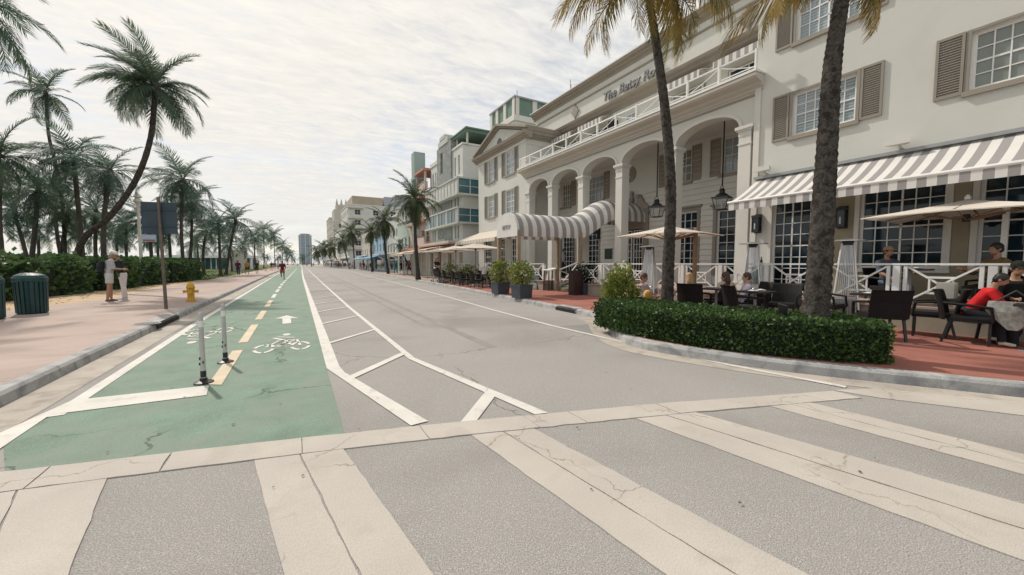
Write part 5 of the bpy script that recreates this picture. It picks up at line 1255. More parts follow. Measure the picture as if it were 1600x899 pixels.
# hanging and wall lanterns
M_lglass = mat('lantern_glass', (.35, .38, .38), .1, .1, 3, spec=.7, alpha=.30)
def hang(label, px, py, x):
    d = ray(px, py); s = x/d.x; q = Vector((0, 0, CAM_H))+d*s; t = T('hanging_lantern', label, 'lantern', q, .3)
    top = 6.9-q.z
    MB().add([(-.17, -.17, -.36), (.17, -.17, -.36), (.17, .17, -.36), (-.17, .17, -.36), (-.27, -.27, .06), (.27, -.27, .06), (.27, .27, .06), (-.27, .27, .06)], [(0, 3, 2, 1), (0, 1, 5, 4), (1, 2, 6, 5), (2, 3, 7, 6), (3, 0, 4, 7), (4, 5, 6, 7)]).build('glass', M_lglass, t)
    for sx, sy in ((1, 1), (1, -1), (-1, 1), (-1, -1)): MB().tube([(sx*.175, sy*.175, -.37), (sx*.278, sy*.278, .06)], .014, 5).build('corner_bar', M_black, t)
    MB().box(-.30, .30, -.30, .30, .06, .085).build('rim', M_black, t); MB().lathe([(.26, .085), (.20, .18), (.10, .24), (.09, .34), (.11, .36), (.02, .42)], n=10).build('cap', M_black, t); MB().box(-.18, .18, -.18, .18, -.39, -.36).build('base', M_black, t)
    MB().tube([(-.30*math.cos(a), 0, .10+.42*math.sin(a)) for a in [math.pi*k/12 for k in range(13)]], .013, 5).build('hoop', M_black, t)
    for s in (-1, 1): MB().tube([(s*.035, 0, .52), (s*.035, 0, top)], .014, 4).build('rod', M_black, t)
    MB().tube([(0, 0, -.3), (0, 0, -.05)], .03, 6).build('candle', M_trim, t)
hang('black glass lantern hanging in the porch bay beside the right wing', 1128, 312, 14.1); hang('black glass lantern hanging left of the slim palm trunk', 1026, 326, 14.1)
def walllamp(label, px, py, x):
    d = ray(px, py); s = x/d.x; q = Vector((0, 0, CAM_H))+d*s; t = T('wall_lantern', label, 'lantern', q, 0)
    MB().box(-.05, 0, -.10, .10, -.30, .30).build('back_plate', M_black, t); MB().box(-.19, -.052, -.085, .085, -.22, .18).build('glass', M_glassd, t); MB().tube([(-.2, 0, -.18), (-.2, 0, .0)], .022, 6).build('candle', M_trim, t)
    for sy in (-1, 1): MB().box(-.205, -.185, sy*.09-.012, sy*.09+.012, -.25, .20).build('frame_bar', M_black, t)
    MB().box(-.22, -.051, -.11, .11, .18, .26).build('cap', M_black, t); MB().box(-.21, -.051, -.10, .10, -.28, -.22).build('base', M_black, t)
walllamp('black wall lantern beside the left end of the long striped awning', 1185, 350, F-.004); walllamp('black wall lantern on the olive shade panel right of the thick palm', 1318, 340, F-.026); walllamp('black wall lantern by the door under the canopy', 936, 366, BW-.05)
def flood(label, px, py):
    d = ray(px, py); s = (F-.05)/d.x; q = Vector((0, 0, CAM_H))+d*s; t = T('floodlight', label, 'floodlight', q)
    MB().bar((.05, 0, -.1), (-.1, 0, -.06), .05).build('bracket', M_trim, t); MB().add([(-.30, -.24, -.04), (-.30, .24, -.04), (-.02, .14, -.02), (-.02, -.14, -.02), (-.30, -.24, .10), (-.30, .24, .10), (-.04, .16, .08), (-.04, -.16, .08)], [(0, 1, 2, 3), (4, 7, 6, 5), (0, 4, 5, 1), (1, 5, 6, 2), (2, 6, 7, 3), (3, 7, 4, 0)]).build('housing', M_trim, t)
flood('cream floodlight on the wall above the middle of the striped awning', 1408, 226); flood('cream floodlight on the wall above the left end of the striped awning', 1197, 267)
t = T('meter_box', 'grey electric box fixed to a post of the white terrace railing', 'electric box', (10.85, 2.30, .95)); MB().box(-.12, 0, -.13, .13, -.17, .19).build('case', mat('box_grey', (.36, .35, .31), .6), t); MB().box(-.128, -.119, -.11, .11, -.15, .17).build('cover', mat('box_grey', (.36, .35, .31)), t)
q = Vector((6.45, 3.05, .72)); t = T('garden_uplight', 'small black uplight at the foot of the thick palm trunk', 'spotlight', q, .5); MB().bar((0, 0, -.3), (0, 0, 0), .03).build('stake', M_black, t); MB().add([(-.06, -.05, 0), (.06, -.05, 0), (.06, .05, .0), (-.06, .05, .0), (-.09, -.06, .14), (.09, -.06, .14), (.09, .06, .17), (-.09, .06, .17)], [(0, 3, 2, 1), (0, 1, 5, 4), (1, 2, 6, 5), (2, 3, 7, 6), (3, 0, 4, 7)]).build('housing', M_black, t); MB().add([(-.085, -.055, .141), (.085, -.055, .141), (.085, .055, .168), (-.085, .055, .168)], [(0, 1, 2, 3)]).build('lens', M_lglass, t)
# patio heaters: glass tube pyramids
def heater(label, px, depth, ztop):
    q = A(px, 412, depth); q.z = .155; t = T('patio_heater', label, 'patio heater', q, .4, None); h = ztop-.155
    MB().box(-.26, .26, -.26, .26, 0, .10).build('base', M_steel, t); MB().box(-.20, .20, -.20, .20, .10, .55).build('gas_box', M_grey, t)
    for sx, sy in ((1, 1), (1, -1), (-1, 1), (-1, -1)): MB().tube([(sx*.25, sy*.25, .1), (sx*.10, sy*.10, h-.08)], .016, 5).build('leg', M_white, t)
    MB().tube([(0, 0, .55), (0, 0, h-.1)], .05, 10).build('glass_tube', M_lglass, t, smooth=True)
    for s in range(4):
        a = s*math.pi/2; R4 = Matrix.Rotation(a, 3, 'Z'); vs = [R4 @ Vector(v) for v in ((.235, -.21, .12), (.235, .21, .12), (.10, .085, h-.12), (.10, -.085, h-.12))]
        g_ = MB()
        for k in range(9):
            f = (k+.5)/9; a_ = vs[0].lerp(vs[1], f); b_ = vs[3].lerp(vs[2], f); g_.bar(a_, b_, .008)
        g_.build('guard_wires', M_steel, t, kind='stuff')
    MB().lathe([(.34, h-.03), (.34, h-.01), (.06, h+.03)], n=14).build('reflector', M_steel, t); MB().box(-.10, .10, -.10, .10, h-.12, h-.03).build('burner', M_black, t)
heater('slim patio heater between the porch column and the lounge chairs', 1176, 10.4, 2.05); heater('tall patio heater right of the thick palm trunk', 1323, 8.7, 2.03); heater('patio heater behind the bright bush left of the slim palm', 1015, 12.2, 2.05)
# podium, menu stand, A-frame
q = G(899, 461, .155); t = T('host_podium', 'dark brown host podium at the foot of the hotel steps', 'podium', q, .1); M_dw = mat('dark_wood', (.035, .015, .014), .5, .25, 5)
MB().box(-.22, .22, -.2, .2, 0, 1.0).build('cabinet', M_dw, t); MB().box(-.26, .26, -.24, .24, 1.0, 1.05).build('top', M_dw, t); MB().box(-.235, -.222, -.14, .14, .12, .88).build('door', M_dw, t)
q = G(860, 454, .155); t = T('menu_stand', 'tall black menu table with white sloping top by the steps', 'menu stand', q, .1)
for sx in (-1, 1):
    for sy in (-1, 1): MB().bar((sx*.28, sy*.2, 0), (sx*.26, sy*.18, .98), .04).build('leg', M_black, t)
MB().add([(-.36, -.28, 1.0), (.36, -.28, 1.1), (.36, .28, 1.1), (-.36, .28, 1.0), (-.36, -.28, 1.03), (.36, -.28, 1.13), (.36, .28, 1.13), (-.36, .28, 1.03)], [(0, 3, 2, 1), (4, 5, 6, 7), (0, 1, 5, 4), (1, 2, 6, 5), (2, 3, 7, 6), (3, 0, 4, 7)]).build('top', M_white, t); MB().bar((-.26, -.18, .3), (-.26, .18, .3), .03).build('stretcher', M_black, t)
q = G(838, 452, .155); t = T('sandwich_board', 'teal sandwich board behind the planter nearest the kerb', 'sandwich board', q, .25); M_tl = mat('board_teal', (.05, .10, .11), .6)
for s in (-1, 1): MB().add([(s*.32, -.33, 0), (s*.32, .33, 0), (s*.03, .33, 1.02), (s*.03, -.33, 1.02), (s*.29, -.33, 0), (s*.29, .33, 0), (s*.0, .33, 1.02), (s*.0, -.33, 1.02)], [(0, 1, 2, 3), (4, 7, 6, 5), (0, 4, 5, 1), (1, 5, 6, 2), (2, 6, 7, 3), (3, 7, 4, 0)]).build('board', M_tl, t)
for k in range(7): MB().box(-.335, -.325, -.30+.09*k, -.25+.09*k, .03, .34).build('fringe', M_trim, t)
# ---------------------------------------------------------------- chairs and tables
def make_chair(label, loc, rz, seat=.44, group='dark wicker chairs on the red pavement'):
    t = T('wicker_chair', label, 'chair', loc, rz, group); s = seat
    MB().box(-.27, .27, -.25, .25, s-.07, s-.02).build('seat', M_wicker, t); MB().box(-.24, .24, -.21, .23, s-.018, s+.03).build('cushion', M_black, t)
    bk = MB(); n = 8
    for k in range(n):
        x0, x1 = -.28+.56*k/n, -.28+.56*(k+1)/n
        c = lambda x: -.26-.07*(1-(x/.28)**2)
        for (z0, o0), (z1, o1) in zip(((s-.05, 0), (s+.22, -.04), (s+.42, -.09)), ((s+.22, -.04), (s+.42, -.09), (s+.45, -.11))):
            bk.add([(x0, c(x0)+o0, z0), (x1, c(x1)+o0, z0), (x1, c(x1)+o1, z1), (x0, c(x0)+o1, z1), (x0, c(x0)+o0-.03, z0), (x1, c(x1)+o0-.03, z0), (x1, c(x1)+o1-.03, z1), (x0, c(x0)+o1-.03, z1)], [(0, 1, 2, 3), (4, 7, 6, 5), (0, 4, 5, 1), (2, 6, 7, 3), (1, 5, 6, 2), (3, 7, 4, 0)])
    bk.build('backrest', M_wicker, t)
    for sx in (-1, 1):
        MB().tube([(sx*.28, -.30, s+.24), (sx*.31, -.05, s+.22), (sx*.30, .22, s+.19), (sx*.29, .25, s-.04)], .026, 6).build('arm', M_wicker, t)
        MB().bar((sx*.24, .22, 0), (sx*.25, .22, s-.07), .035).build('leg', M_black, t); MB().bar((sx*.25, -.30, 0), (sx*.24, -.22, s-.07), .035).build('leg', M_black, t)
    return t
def aim(x, y): return math.atan2(-x, y)          # rotation so that local +y points along (x, y)
ch0 = None
def chair(label, x, y, d, seat=.44, z=.155):
    global ch0
    rz = aim(d.x, d.y)
    if seat != .44 or not ch0:
        c = make_chair(label, (x, y, z), rz, seat)
        if seat == .44: ch0 = c
        return c
    return dup(ch0, label, (x, y, z), rz)
def table(label, x, y, z=.155, h=.74, w=.62, m=None, plates=0, group='cafe tables on the red pavement'):
    t = T('cafe_table', label, 'table', (x, y, z), .05, group)
    MB().box(-w/2, w/2, -w/2, w/2, h-.035, h).build('table_top', m or M_black, t); MB().lathe([(.035, .02), (.03, h-.036)], n=8).build('column', M_grey, t)
    MB().box(-.24, .24, -.03, .03, 0, .02).build('foot', M_grey, t); MB().box(-.03, .03, -.24, .24, .0005, .0205).build('foot', M_grey, t)
    rg = random.Random(int(x*100))
    for k in range(plates):
        a = rg.uniform(0, 6.3) if plates > 2 else k*math.pi+rg.uniform(-.3, .3); q = Vector((x+.19*math.cos(a), y+.19*math.sin(a), z+h+.001))
        pl = T('plate', 'white plate lying on the '+label.split(' with')[0], 'plate', q, 0, 'plates on the cafe tables'); MB().lathe([(.06, 0), (.10, .012), (.105, .016), (.07, .008)], n=14).build('dish', M_white, pl); MB().box(-.05, .05, -.03, .04, .011, .035).build('napkin', M_white, pl)
    return t
dn = -_F.xy.normalized().to_3d(); dr = _R.copy()
for lab, x, y, d in (('dark wicker chair nearest the viewer right of the hedge end', 9.15, 2.75, Vector((.6, .5, 0))), ('dark wicker chair left of the nearest table by the hedge', 8.2, 4.6, Vector((.8, -.5, 0))), ('dark wicker chair beside the terrace wall under the meter box', 10.25, 2.35, Vector((-.2, .9, 0))),
                     ('dark wicker chair turned to the street behind the thick palm', 9.5, 4.5, Vector((-.9, -.2, 0))), ('dark wicker chair at the terrace wall behind the left table', 9.9, 5.4, Vector((-.8, .5, 0))), ('dark wicker chair between the hedge and the left table', 8.15, 5.75, Vector((.9, .3, 0))),
                     ('dark wicker chair opposite at the table by the wall', 10.2, 3.95, Vector((0, -1, 0))), ('dark wicker chair under the red shirted diner', 9.95, 1.82, Vector((.12, -1, 0))), ('dark wicker chair of the diner in black at the right edge', 10.5, 1.5, Vector((-.85, -.5, 0)))): chair(lab, x, y, d)
table('cafe table behind the thick palm trunk with plates', 8.85, 4.75, plates=2); table('cafe table by the terrace wall with white plates', 10.2, 3.15, plates=2); table('cafe table left of the thick palm trunk with plates', 9.0, 5.75, plates=3); table('cafe table between the diners at the right edge', 9.62, 1.02, plates=1, w=.6)
for i, (x, y) in enumerate(((9.3, 19.4), (9.3, 21), (9.4, 22.6), (9.4, 24.2), (9.6, 25.8))):
    n_ = ('nearest the canopy', 'second from the canopy', 'in the middle of the far row', 'fourth from the canopy', 'farthest beside the stroller')[i]
    table('far cafe table '+n_, x, y, plates=1)
    chair('far wicker chair street side of the table '+n_, x-.6, y, Vector((1, 0, 0))); chair('far wicker chair wall side of the table '+n_, x+.6, y+.1, Vector((-1, 0, 0)))
for lab, x, y, in (('terrace table beside the man in the cap', 11.7, 3.05), ('terrace table with bottle left of the thick palm', 11.75, 6.05), ('terrace table at the right edge behind the parasol mast', 11.6, 1.5)): table(lab, x, y, .645, plates=1, group='tables on the raised terrace')
for lab, x, y, d in (('dark chair under the man in the cap on the terrace', 12.2, 3.55, Vector((-.42, -.74, 0))), ('dark empty chair on the terrace left of the thick palm', 12.3, 6.5, Vector((-1, -.3, 0))), ('dark chair of the terrace guest near the parasol mast', 12.1, 1.95, Vector((-.62, .58, 0)))): chair(lab, x, y, d, seat=.30, z=.645)
q = Vector((11.7, 6.15, 1.386)); t = T('wine_bottle', 'dark wine bottle on the terrace table left of the palm', 'bottle', q); MB().lathe([(.037, 0), (.038, .19), (.015, .25), (.014, .31)], n=10).build('glass', M_black, t); MB().lathe([(.0385, .06), (.0385, .14)], n=10).build('label', M_trim, t)
# low lounge seats
def sofa(label, x, y, d, w=.75):
    t = T('lounge_chair', label, 'lounge chair', (x, y, .155), aim(d.x, d.y), 'low dark lounge chairs behind the hedge')
    MB().box(-w/2, w/2, -.36, .36, .05, .16).build('seat', M_wicker, t); MB().box(-w/2+.08, w/2-.08, -.27, .35, .162, .235).build('cushion', M_black, t); MB().box(-w/2, w/2, -.42, -.28, .052, .44).build('backrest', M_wicker, t)
    for s in (-1, 1): MB().box(s*(w/2-.04)-.05, s*(w/2-.04)+.05, -.279, .36, .161, .40).build('arm', M_wicker, t)
    for sx in (-1, 1):
        for sy in (-1, 1): MB().box(sx*.3-.03, sx*.3+.03, sy*.3-.03, sy*.3+.03, 0, .05).build('leg', M_black, t)
# ================================================================ PEOPLE
CM = {}
def cloth(c):
    k = tuple(round(x, 3) for x in c)
    if k not in CM: CM[k] = mat('cloth_%d' % len(CM), c, .85, .12, 9.0, .3, 140, .2)
    return CM[k]
SKIN = [mat('skin_light', (.50, .30, .21), .55, .06, 12, spec=.4), mat('skin_tan', (.36, .20, .13), .55, .06, 12, spec=.4), mat('skin_dark', (.13, .07, .045), .5, .06, 12, spec=.4)]
HAIR = {'brown': mat('hair_brown', (.06, .03, .018), .6, .3, 30), 'dark': mat('hair_dark', (.015, .011, .01), .5, .3, 30), 'blond': mat('hair_blond', (.36, .23, .11), .6, .3, 30), 'grey': mat('hair_grey', (.4, .38, .35), .6, .2, 30), 'red': mat('hair_red', (.20, .055, .025), .6, .3, 30)}
def person(label, loc, rz, legs=((4, 4), (-4, 4)), arms=((5, 8, 10, 0), (5, 8, 10, 0)), lean=0, nod=0, turn=0, top=(.5, .5, .5), sleeve=.5, bottom=(.1, .1, .15), leglen=1.0, hair='brown', long=False, cap=None, skin=0,
           H=1.72, fem=False, seat=None, shoes=(.05, .05, .05), near=True, bag=None, group=None, skirt=False, vox=None, apron=False):
    """legs: (hip flexion, knee flexion[, spread]) left/right; arms: (shoulder flexion, abduction, elbow, inward)"""
    k = H/1.72; t = T('person', label, 'person', loc, rz, group); v = vox or (.012 if near else .026)
    D = math.radians; J = {}; hipz = .0
    def legdirs(a):
        h, kn = D(a[0]), D(a[0]-a[1]); sp = D(a[2]) if len(a) > 2 else D(3)
        return sp, Vector((0, math.sin(h), -math.cos(h))), Vector((0, math.sin(kn), -math.cos(kn)))
    feet = []
    for s, a in ((-1, legs[0]), (1, legs[1])):
        sp, th, sh = legdirs(a); th = Vector((s*math.sin(sp), th.y, th.z)); hp = Vector((s*.095, 0, -.03)); kn_ = hp+th*.42; an = kn_+sh*.42; J[s] = (hp, kn_, an); feet.append(an.z)
    pz = (seat+.10)/k if seat is not None else -(min(feet))+.075
    pel = Vector((0, 0, pz))
    if seat is not None and min(feet)+pz < .075: pel.z = pz
    ln = D(lean); up = Vector((0, math.sin(ln), math.cos(ln)))
    wa = pel+up*.20; ch = pel+up*.38; so = pel+up*.50
    hn = D(lean*.6-nod)
    hu = Vector((0, math.sin(D(lean*.5)), math.cos(D(lean*.5)))); nk = so+hu*.10; 
    hd = nk+Vector((0, .03+.10*math.sin(D(nod)), .11*math.cos(D(nod))))+hu*.015
    RH = Euler((-D(nod), 0, D(turn))).to_matrix()
    sw = .165 if fem else .19
    S3 = lambda p: tuple(p*k)
    b = MB(); c = MB(); tr = MB()
    # torso
    wd = (.150, .118, .140, .158, .060) if fem else (.148, .135, .158, .178, .065)
    sp_ = [pel-Vector((0, 0, .06)), wa, ch, so, so+hu*.05]
    b.tube([S3(p) for p in sp_], [w*k for w in wd], 16, sq=.62)
    b.tube([S3(so), S3(nk), S3(nk+hu*.06)], [.062*k, .052*k, .05*k], 10)
    c.tube([S3(pel-Vector((0, 0, .10))), S3(pel+up*.08), S3(wa), S3(ch), S3(so), S3(so+hu*.035)], [w*k for w in (wd[0]+.024, wd[0]+.012, wd[1]+.022, wd[2]+.018, wd[3]+.012, .085)], 16, sq=.66)
    # head
    def hp_(x, y, z): return S3(hd+RH @ Vector((x, y, z)))
    def hb(mb, x, y, z, rx, ry, rz, n=12, m=8):
        o = len(mb.v); mb.ball((0, 0, 0), rx*k, ry*k, rz*k, n, m)
        for i in range(o, len(mb.v)): mb.v[i] = tuple(Vector(hp_(x, y, z))+RH @ Vector(mb.v[i]))
    hb(b, 0, 0, .02, .074, .092, .098); hb(b, 0, .03, -.045, .055, .06, .065); hb(b, 0, .098, -.012, .014, .018, .024, 8, 6); hb(b, -.076, -.005, -.005, .012, .022, .032, 8, 6); hb(b, .076, -.005, -.005, .012, .022, .032, 8, 6); hb(b, 0, .084, -.058, .026, .012, .010, 8, 6)
    # arms and hands
    for s, a in ((-1, arms[0]), (1, arms[1])):
        sf, ab, el, inw = a; sh = so+Vector((s*sw, 0, -.02)); sfr, abr = D(sf), D(ab)
        u = Vector((s*math.sin(abr), math.sin(sfr)*math.cos(abr), -math.cos(sfr)*math.cos(abr))); e = sh+u*.285
        f = Vector((-s*math.sin(D(inw)), math.sin(D(sf+el)), -math.cos(D(sf+el)))).normalized(); w = e+f*.245
        b.tube([S3(so+Vector((s*sw*.5, 0, -.0))), S3(sh), S3(sh.lerp(e, .5)), S3(e)], [.060*k, .056*k, .046*k, .040*k], 10); b.tube([S3(e), S3(e.lerp(w, .3)), S3(w)], [.040*k, .041*k, .027*k], 10)
        side = f.cross(Vector((s, 0, .2))).normalized(); nrm = f.cross(side)
        pm = w+f*.05; b.tube([S3(w), S3(w+f*.04), S3(w+f*.088)], [.027*k, .040*k, .037*k], 8, sq=.55)
        if near:
            for q in range(4):
                o_ = side*(.028-.019*q); l = (.068, .078, .072, .055)[q]; p0 = w+f*.082+o_; p1 = p0+f*l*.5-nrm*s*.010; p2 = p1+f*l*.4-nrm*s*.026
                b.tube([S3(p0), S3(p1), S3(p2)], [.0105*k, .0098*k, .0085*k], 6)
            p0 = w+f*.030+side*.034; b.tube([S3(p0), S3(p0+side*.028+f*.03), S3(p0+side*.030+f*.062)], [.0125*k, .0115*k, .009*k], 6)
        else:
            for q in range(3): b.tube([S3(w+f*.08+side*(.022-.022*q)), S3(w+f*.15+side*(.024-.024*q)-nrm*s*.02)], [.012*k, .009*k], 5)
            b.tube([S3(w+f*.03+side*.03), S3(w+f*.08+side*.055)], [.013*k, .01*k], 5)
        fl = sleeve*2
        if fl > 0:
            q = sh.lerp(e, min(1, fl)); c.tube([S3(so+Vector((s*sw*.45, 0, 0))), S3(sh+Vector((s*.004, 0, .004))), S3(q)], [.076*k, .070*k, (.064 if fl <= 1 else .053)*k], 12)
            if fl > 1: c.tube([S3(e), S3(e.lerp(w, min(.95, fl-1)))], [.053*k, .043*k], 12)
    # legs
    sho = MB()
    for s in (-1, 1):
        hp2, kn_, an = (pel+q for q in J[s]); b.tube([S3(hp2+Vector((0, 0, .06))), S3(hp2), S3(hp2.lerp(kn_, .5)), S3(kn_), S3(kn_.lerp(an, .3)), S3(an)], [.088*k, .088*k, .074*k, .054*k, .054*k, .036*k], 12)
        flr = .04 if skirt else 0
        if leglen > 0:
            P_ = [hp2+Vector((0, 0, .07)), hp2, kn_, an]; R__ = [.10, .105, .075+flr, .058]
            if leglen < .5: q = hp2.lerp(kn_, leglen*2); tr.tube([S3(P_[0]), S3(hp2), S3(q)], [.10*k, .108*k, (.100+flr)*k], 12)
            else: q = kn_.lerp(an, min(1, (leglen-.5)*2)); tr.tube([S3(P_[0]), S3(hp2), S3(kn_), S3(q)], [.10*k, .106*k, .078*k, .062*k], 12)
        sh_ = (J[s][2]-J[s][1]).normalized(); fd = Vector((0, sh_.y*.0-sh_.z, sh_.y)).normalized() if seat is None else Vector((0, 1, 0))
        he = an+Vector((0, 0, 0))-fd*.045+sh_*.045; to = an+fd*.165+sh_*.052
        b.tube([S3(an), S3(an+sh_*.04+fd*.02), S3(to-fd*.02)], [.034*k, .036*k, .026*k], 8)
        sho.tube([S3(he), S3(he.lerp(to, .35)+Vector((0, 0, .012))), S3(he.lerp(to, .75)), S3(to)], [.036*k, .044*k, .043*k, .026*k], 10, sq=.8)
    if leglen > 0: tr.tube([S3(pel-Vector((0, 0, .09))), S3(pel), S3(pel+up*.10)], [.14*k, .160*k, .148*k], 16, sq=.68)
    link('body', remesh(b, v, 'body', SKIN[skin]), t)
    link('shirt', remesh(c, max(v, .016), 'shirt', cloth(top)), t)
    if leglen > 0: link('trousers' if leglen > .55 else 'shorts', remesh(tr, max(v, .016), 'trousers', cloth(bottom)), t)
    so_ = sho.build('shoes', cloth(shoes), t, smooth=True, kind='stuff'); 
    hm = MB(); hb(hm, 0, -.012, .052, .085, .100, .088); hb(hm, 0, -.045, .0, .081, .068, .080); hb(hm, -.062, .01, .03, .024, .05, .05); hb(hm, .062, .01, .03, .024, .05, .05)
    if long:
        hb(hm, 0, -.06, -.09, .085, .055, .13); hb(hm, -.06, -.02, -.07, .03, .04, .11); hb(hm, .06, -.02, -.07, .03, .04, .11)
    link('hair', remesh(hm, .014 if near else .03, 'hair', HAIR[hair]), t)
    if near:
        for s in (-1, 1):
            e = MB(); hb(e, s*.030, .084, .012, .010, .006, .006, 8, 6); e.build('eye', M_black, t, smooth=True)
    if cap:
        cmb = MB(); hb(cmb, 0, -.005, .062, .092, .104, .075); hb(cmb, 0, .125, .045, .070, .060, .010); link('cap', remesh(cmb, .012, 'cap', cloth(cap)), t)
    if bag:
        bm_ = MB().tube([S3(pel+up*.10+Vector((0, -.20, 0))), S3(pel+up*.28+Vector((0, -.235, 0))), S3(pel+up*.47+Vector((0, -.20, 0)))], [.13*k, .16*k, .11*k], 12, sq=.62)
        bo = link('backpack', remesh(bm_, .016, 'backpack', cloth(bag)), t)
        for s in (-1, 1): MB().tube([S3(so+Vector((s*.10, -.14, .0))), S3(so+Vector((s*.11, -.02, .075))), S3(so+Vector((s*.11, .10, -.04))), S3(pel+up*.22+Vector((s*.12, .10, 0)))], .016, 6).build('strap', cloth(bag), bo)
    return t
R3 = aim(.957, .29); L3 = aim(-_R.x, -_R.y); AW = aim(_F.x, _F.y); TW = aim(-_F.x, -_F.y)
q = G(173, 471, .155); person('person in grey shirt and pale shorts wearing a dark backpack and white cap', q, R3+.1, arms=((12, 4, 74, 22), (10, 4, 76, 22)), nod=32, lean=6, top=(.42, .42, .43), bottom=(.52, .50, .48), leglen=.34, cap=(.72, .70, .66), bag=(.02, .025, .03), hair='grey', shoes=(.12, .08, .06), H=1.74, skin=1)
q = G(194, 467.5, .155); person('person in black top and white trousers bending over a phone', q, aim(-.9, -.55), arms=((8, 6, 76, 22), (8, 6, 78, 22)), nod=34, lean=10, top=(.022, .028, .03), sleeve=.5, bottom=(.62, .58, .57), cap=(.75, .73, .70), hair='brown', shoes=(.6, .6, .6), H=1.72, skin=1)
q = G(184, 471, .155); q.z = 1.27; t = T('phone', 'small black phone held between the couple on the sidewalk', 'phone', q-Vector((0, 0, .02)), R3); MB().box(-.04, .04, -.08, .08, 0, .012).build('case', M_black, t); MB().box(-.035, .035, -.072, .072, .0121, .0135).build('screen', M_glassd, t)
WALK = dict(legs=((24, 8), (-20, 22)), arms=((-18, 8, 14, 0), (20, 8, 22, 0)), near=False)
UP = R_(180)           # walking towards the camera
person('person running in maroon top and red shorts in the bike lane', (-1.12, 42.5, .012), UP, legs=((20, 30), (-12, 62)), arms=((-30, 14, 70, 10), (30, 14, 80, 10)), lean=6, top=(.10, .022, .026), bottom=(.36, .09, .055), leglen=.38, skin=2, near=False, hair='dark')
person('person in maroon shirt and dark trousers walking on the left sidewalk', (-5.9, 55, .155), UP, top=(.14, .02, .05), bottom=(.03, .035, .05), hair='dark', skin=2, **WALK)
person('person in patterned yellow top carrying a yellow bag', (-5.4, 59, .155), UP+.2, top=(.36, .22, .05), bottom=(.03, .03, .03), leglen=.4, hair='blond', skin=1, bag=(.50, .42, .04), **WALK)
person('person in black walking beside the yellow bag carrier', (-4.5, 61, .155), UP, top=(.03, .045, .04), bottom=(.03, .05, .045), leglen=.5, hair='red', long=True, fem=True, **WALK)
person('person in white top farther along the left sidewalk', (-4.6, 80, .155), 0, top=(.55, .53, .52), bottom=(.42, .28, .2), leglen=.4, hair='grey', **WALK)
person('person in dark top behind the one in white', (-4.1, 88, .155), UP, top=(.05, .04, .035), bottom=(.30, .2, .1), leglen=.4, hair='brown', **WALK)
person('person in teal scrubs on the right pavement', (12.0, 54, .15), UP, top=(.03, .22, .27), bottom=(.025, .20, .23), hair='dark', skin=1, **WALK)
person('person in dark top and bare legs on the right pavement', (11.9, 50.2, .15), UP, top=(.035, .02, .02), bottom=(.04, .03, .03), leglen=.3, hair='brown', skin=1, **WALK)
person('person in pinkish top behind the one with bare legs', (12.5, 48.8, .15), .3, top=(.33, .13, .12), bottom=(.03, .03, .03), leglen=.4, hair='brown', skin=1, **WALK)
sp_ = person('person with red hair in dark dress pushing a stroller', (9.0, 27.3, .155), UP+.35, legs=((15, 5), (-12, 18)), arms=((42, 8, 20, 5), (42, 8, 20, 5)), nod=15, top=(.03, .028, .035), bottom=(.03, .028, .035), leglen=.45, hair='red', long=True, fem=True, near=False, H=1.75)
t = T('stroller', 'black stroller with white wheels pushed along the right pavement', 'stroller', (8.80, 26.55, .155), UP+.35)
MB().loft([((0, 0, .42), .20, .28), ((0, -.02, .62), .24, .34), ((0, -.16, .86), .22, .20), ((0, -.2, .98), .16, .1)]).build('seat', M_black, t); MB().ball((0, -.12, .92), .24, .26, .18).build('hood', M_black, t, smooth=True)
for s in (-1, 1):
    for y in (-.32, .34): w_ = MB().tube([(s*.25-.025, y, .12), (s*.25+.025, y, .12)], .12, 14).build('wheel', M_white, t); MB().tube([(s*.25-.03, y, .12), (s*.25+.03, y, .12)], .075, 12).build('hub', M_black, w_)
    MB().tube([(s*.24, .34, .13), (s*.22, -.1, .5), (s*.2, -.5, 1.0)], .016, 6).build('frame_tube', M_grey, t); MB().tube([(s*.24, -.32, .13), (s*.22, .05, .5)], .016, 6).build('frame_tube', M_grey, t)
MB().tube([(-.2, -.5, 1.0), (.2, -.5, 1.0)], .018, 6).build('handle', M_black, t)
# lounge group behind the hedge
SIT = dict(seat=.215, H=1.66)
def lounge(label, px, depth, d, **kw):
    q = A(px, 412, depth); q.z = .155; pose = dict(legs=((96, 60), (92, 52)), arms=((35, 10, 50, 20), (30, 10, 60, 20)), lean=-14, nod=10); pose.update(kw)
    f = Vector((d.x, d.y, 0)).normalized(); sofa('low dark lounge chair under the '+label[:52].rsplit(' ', 1)[0], q.x, q.y, d); person(label, q-f*.06, aim(d.x, d.y), **pose, **SIT)
lounge('person with blond hair and white shirt seen from behind', 1074, 9.6, Vector((.93, .63, 0))+Vector((-.28, .41, 0)), top=(.62, .62, .63), bottom=(.04, .06, .12), hair='blond', long=True, fem=True)
lounge('person with long brown hair in brown top on a lounge seat', 1124, 9.9, Vector((-.50, .86, 0)), top=(.075, .05, .045), sleeve=.95, bottom=(.03, .025, .025), hair='brown', long=True, fem=True, skin=1)
lounge('person with dark ponytail in pale pink shirt at the seat end', 1156, 9.6, Vector((-.62, .78, 0)), top=(.62, .54, .60), bottom=(.06, .05, .05), hair='brown', fem=True, nod=2)
lounge('person in cream top facing the others with a drink', 1137, 10.6, -_R*.4-_F, top=(.52, .45, .36), bottom=(.05, .05, .06), hair='brown', long=True, fem=True, arms=((45, 10, 85, 15), (30, 10, 60, 10)))
lounge('person in patterned mauve top leaning back beside the bright bush', 1020, 9.9, Vector((.4, -.95, 0)), top=(.35, .27, .30), bottom=(.03, .05, .13), hair='brown', lean=-22, skin=1)
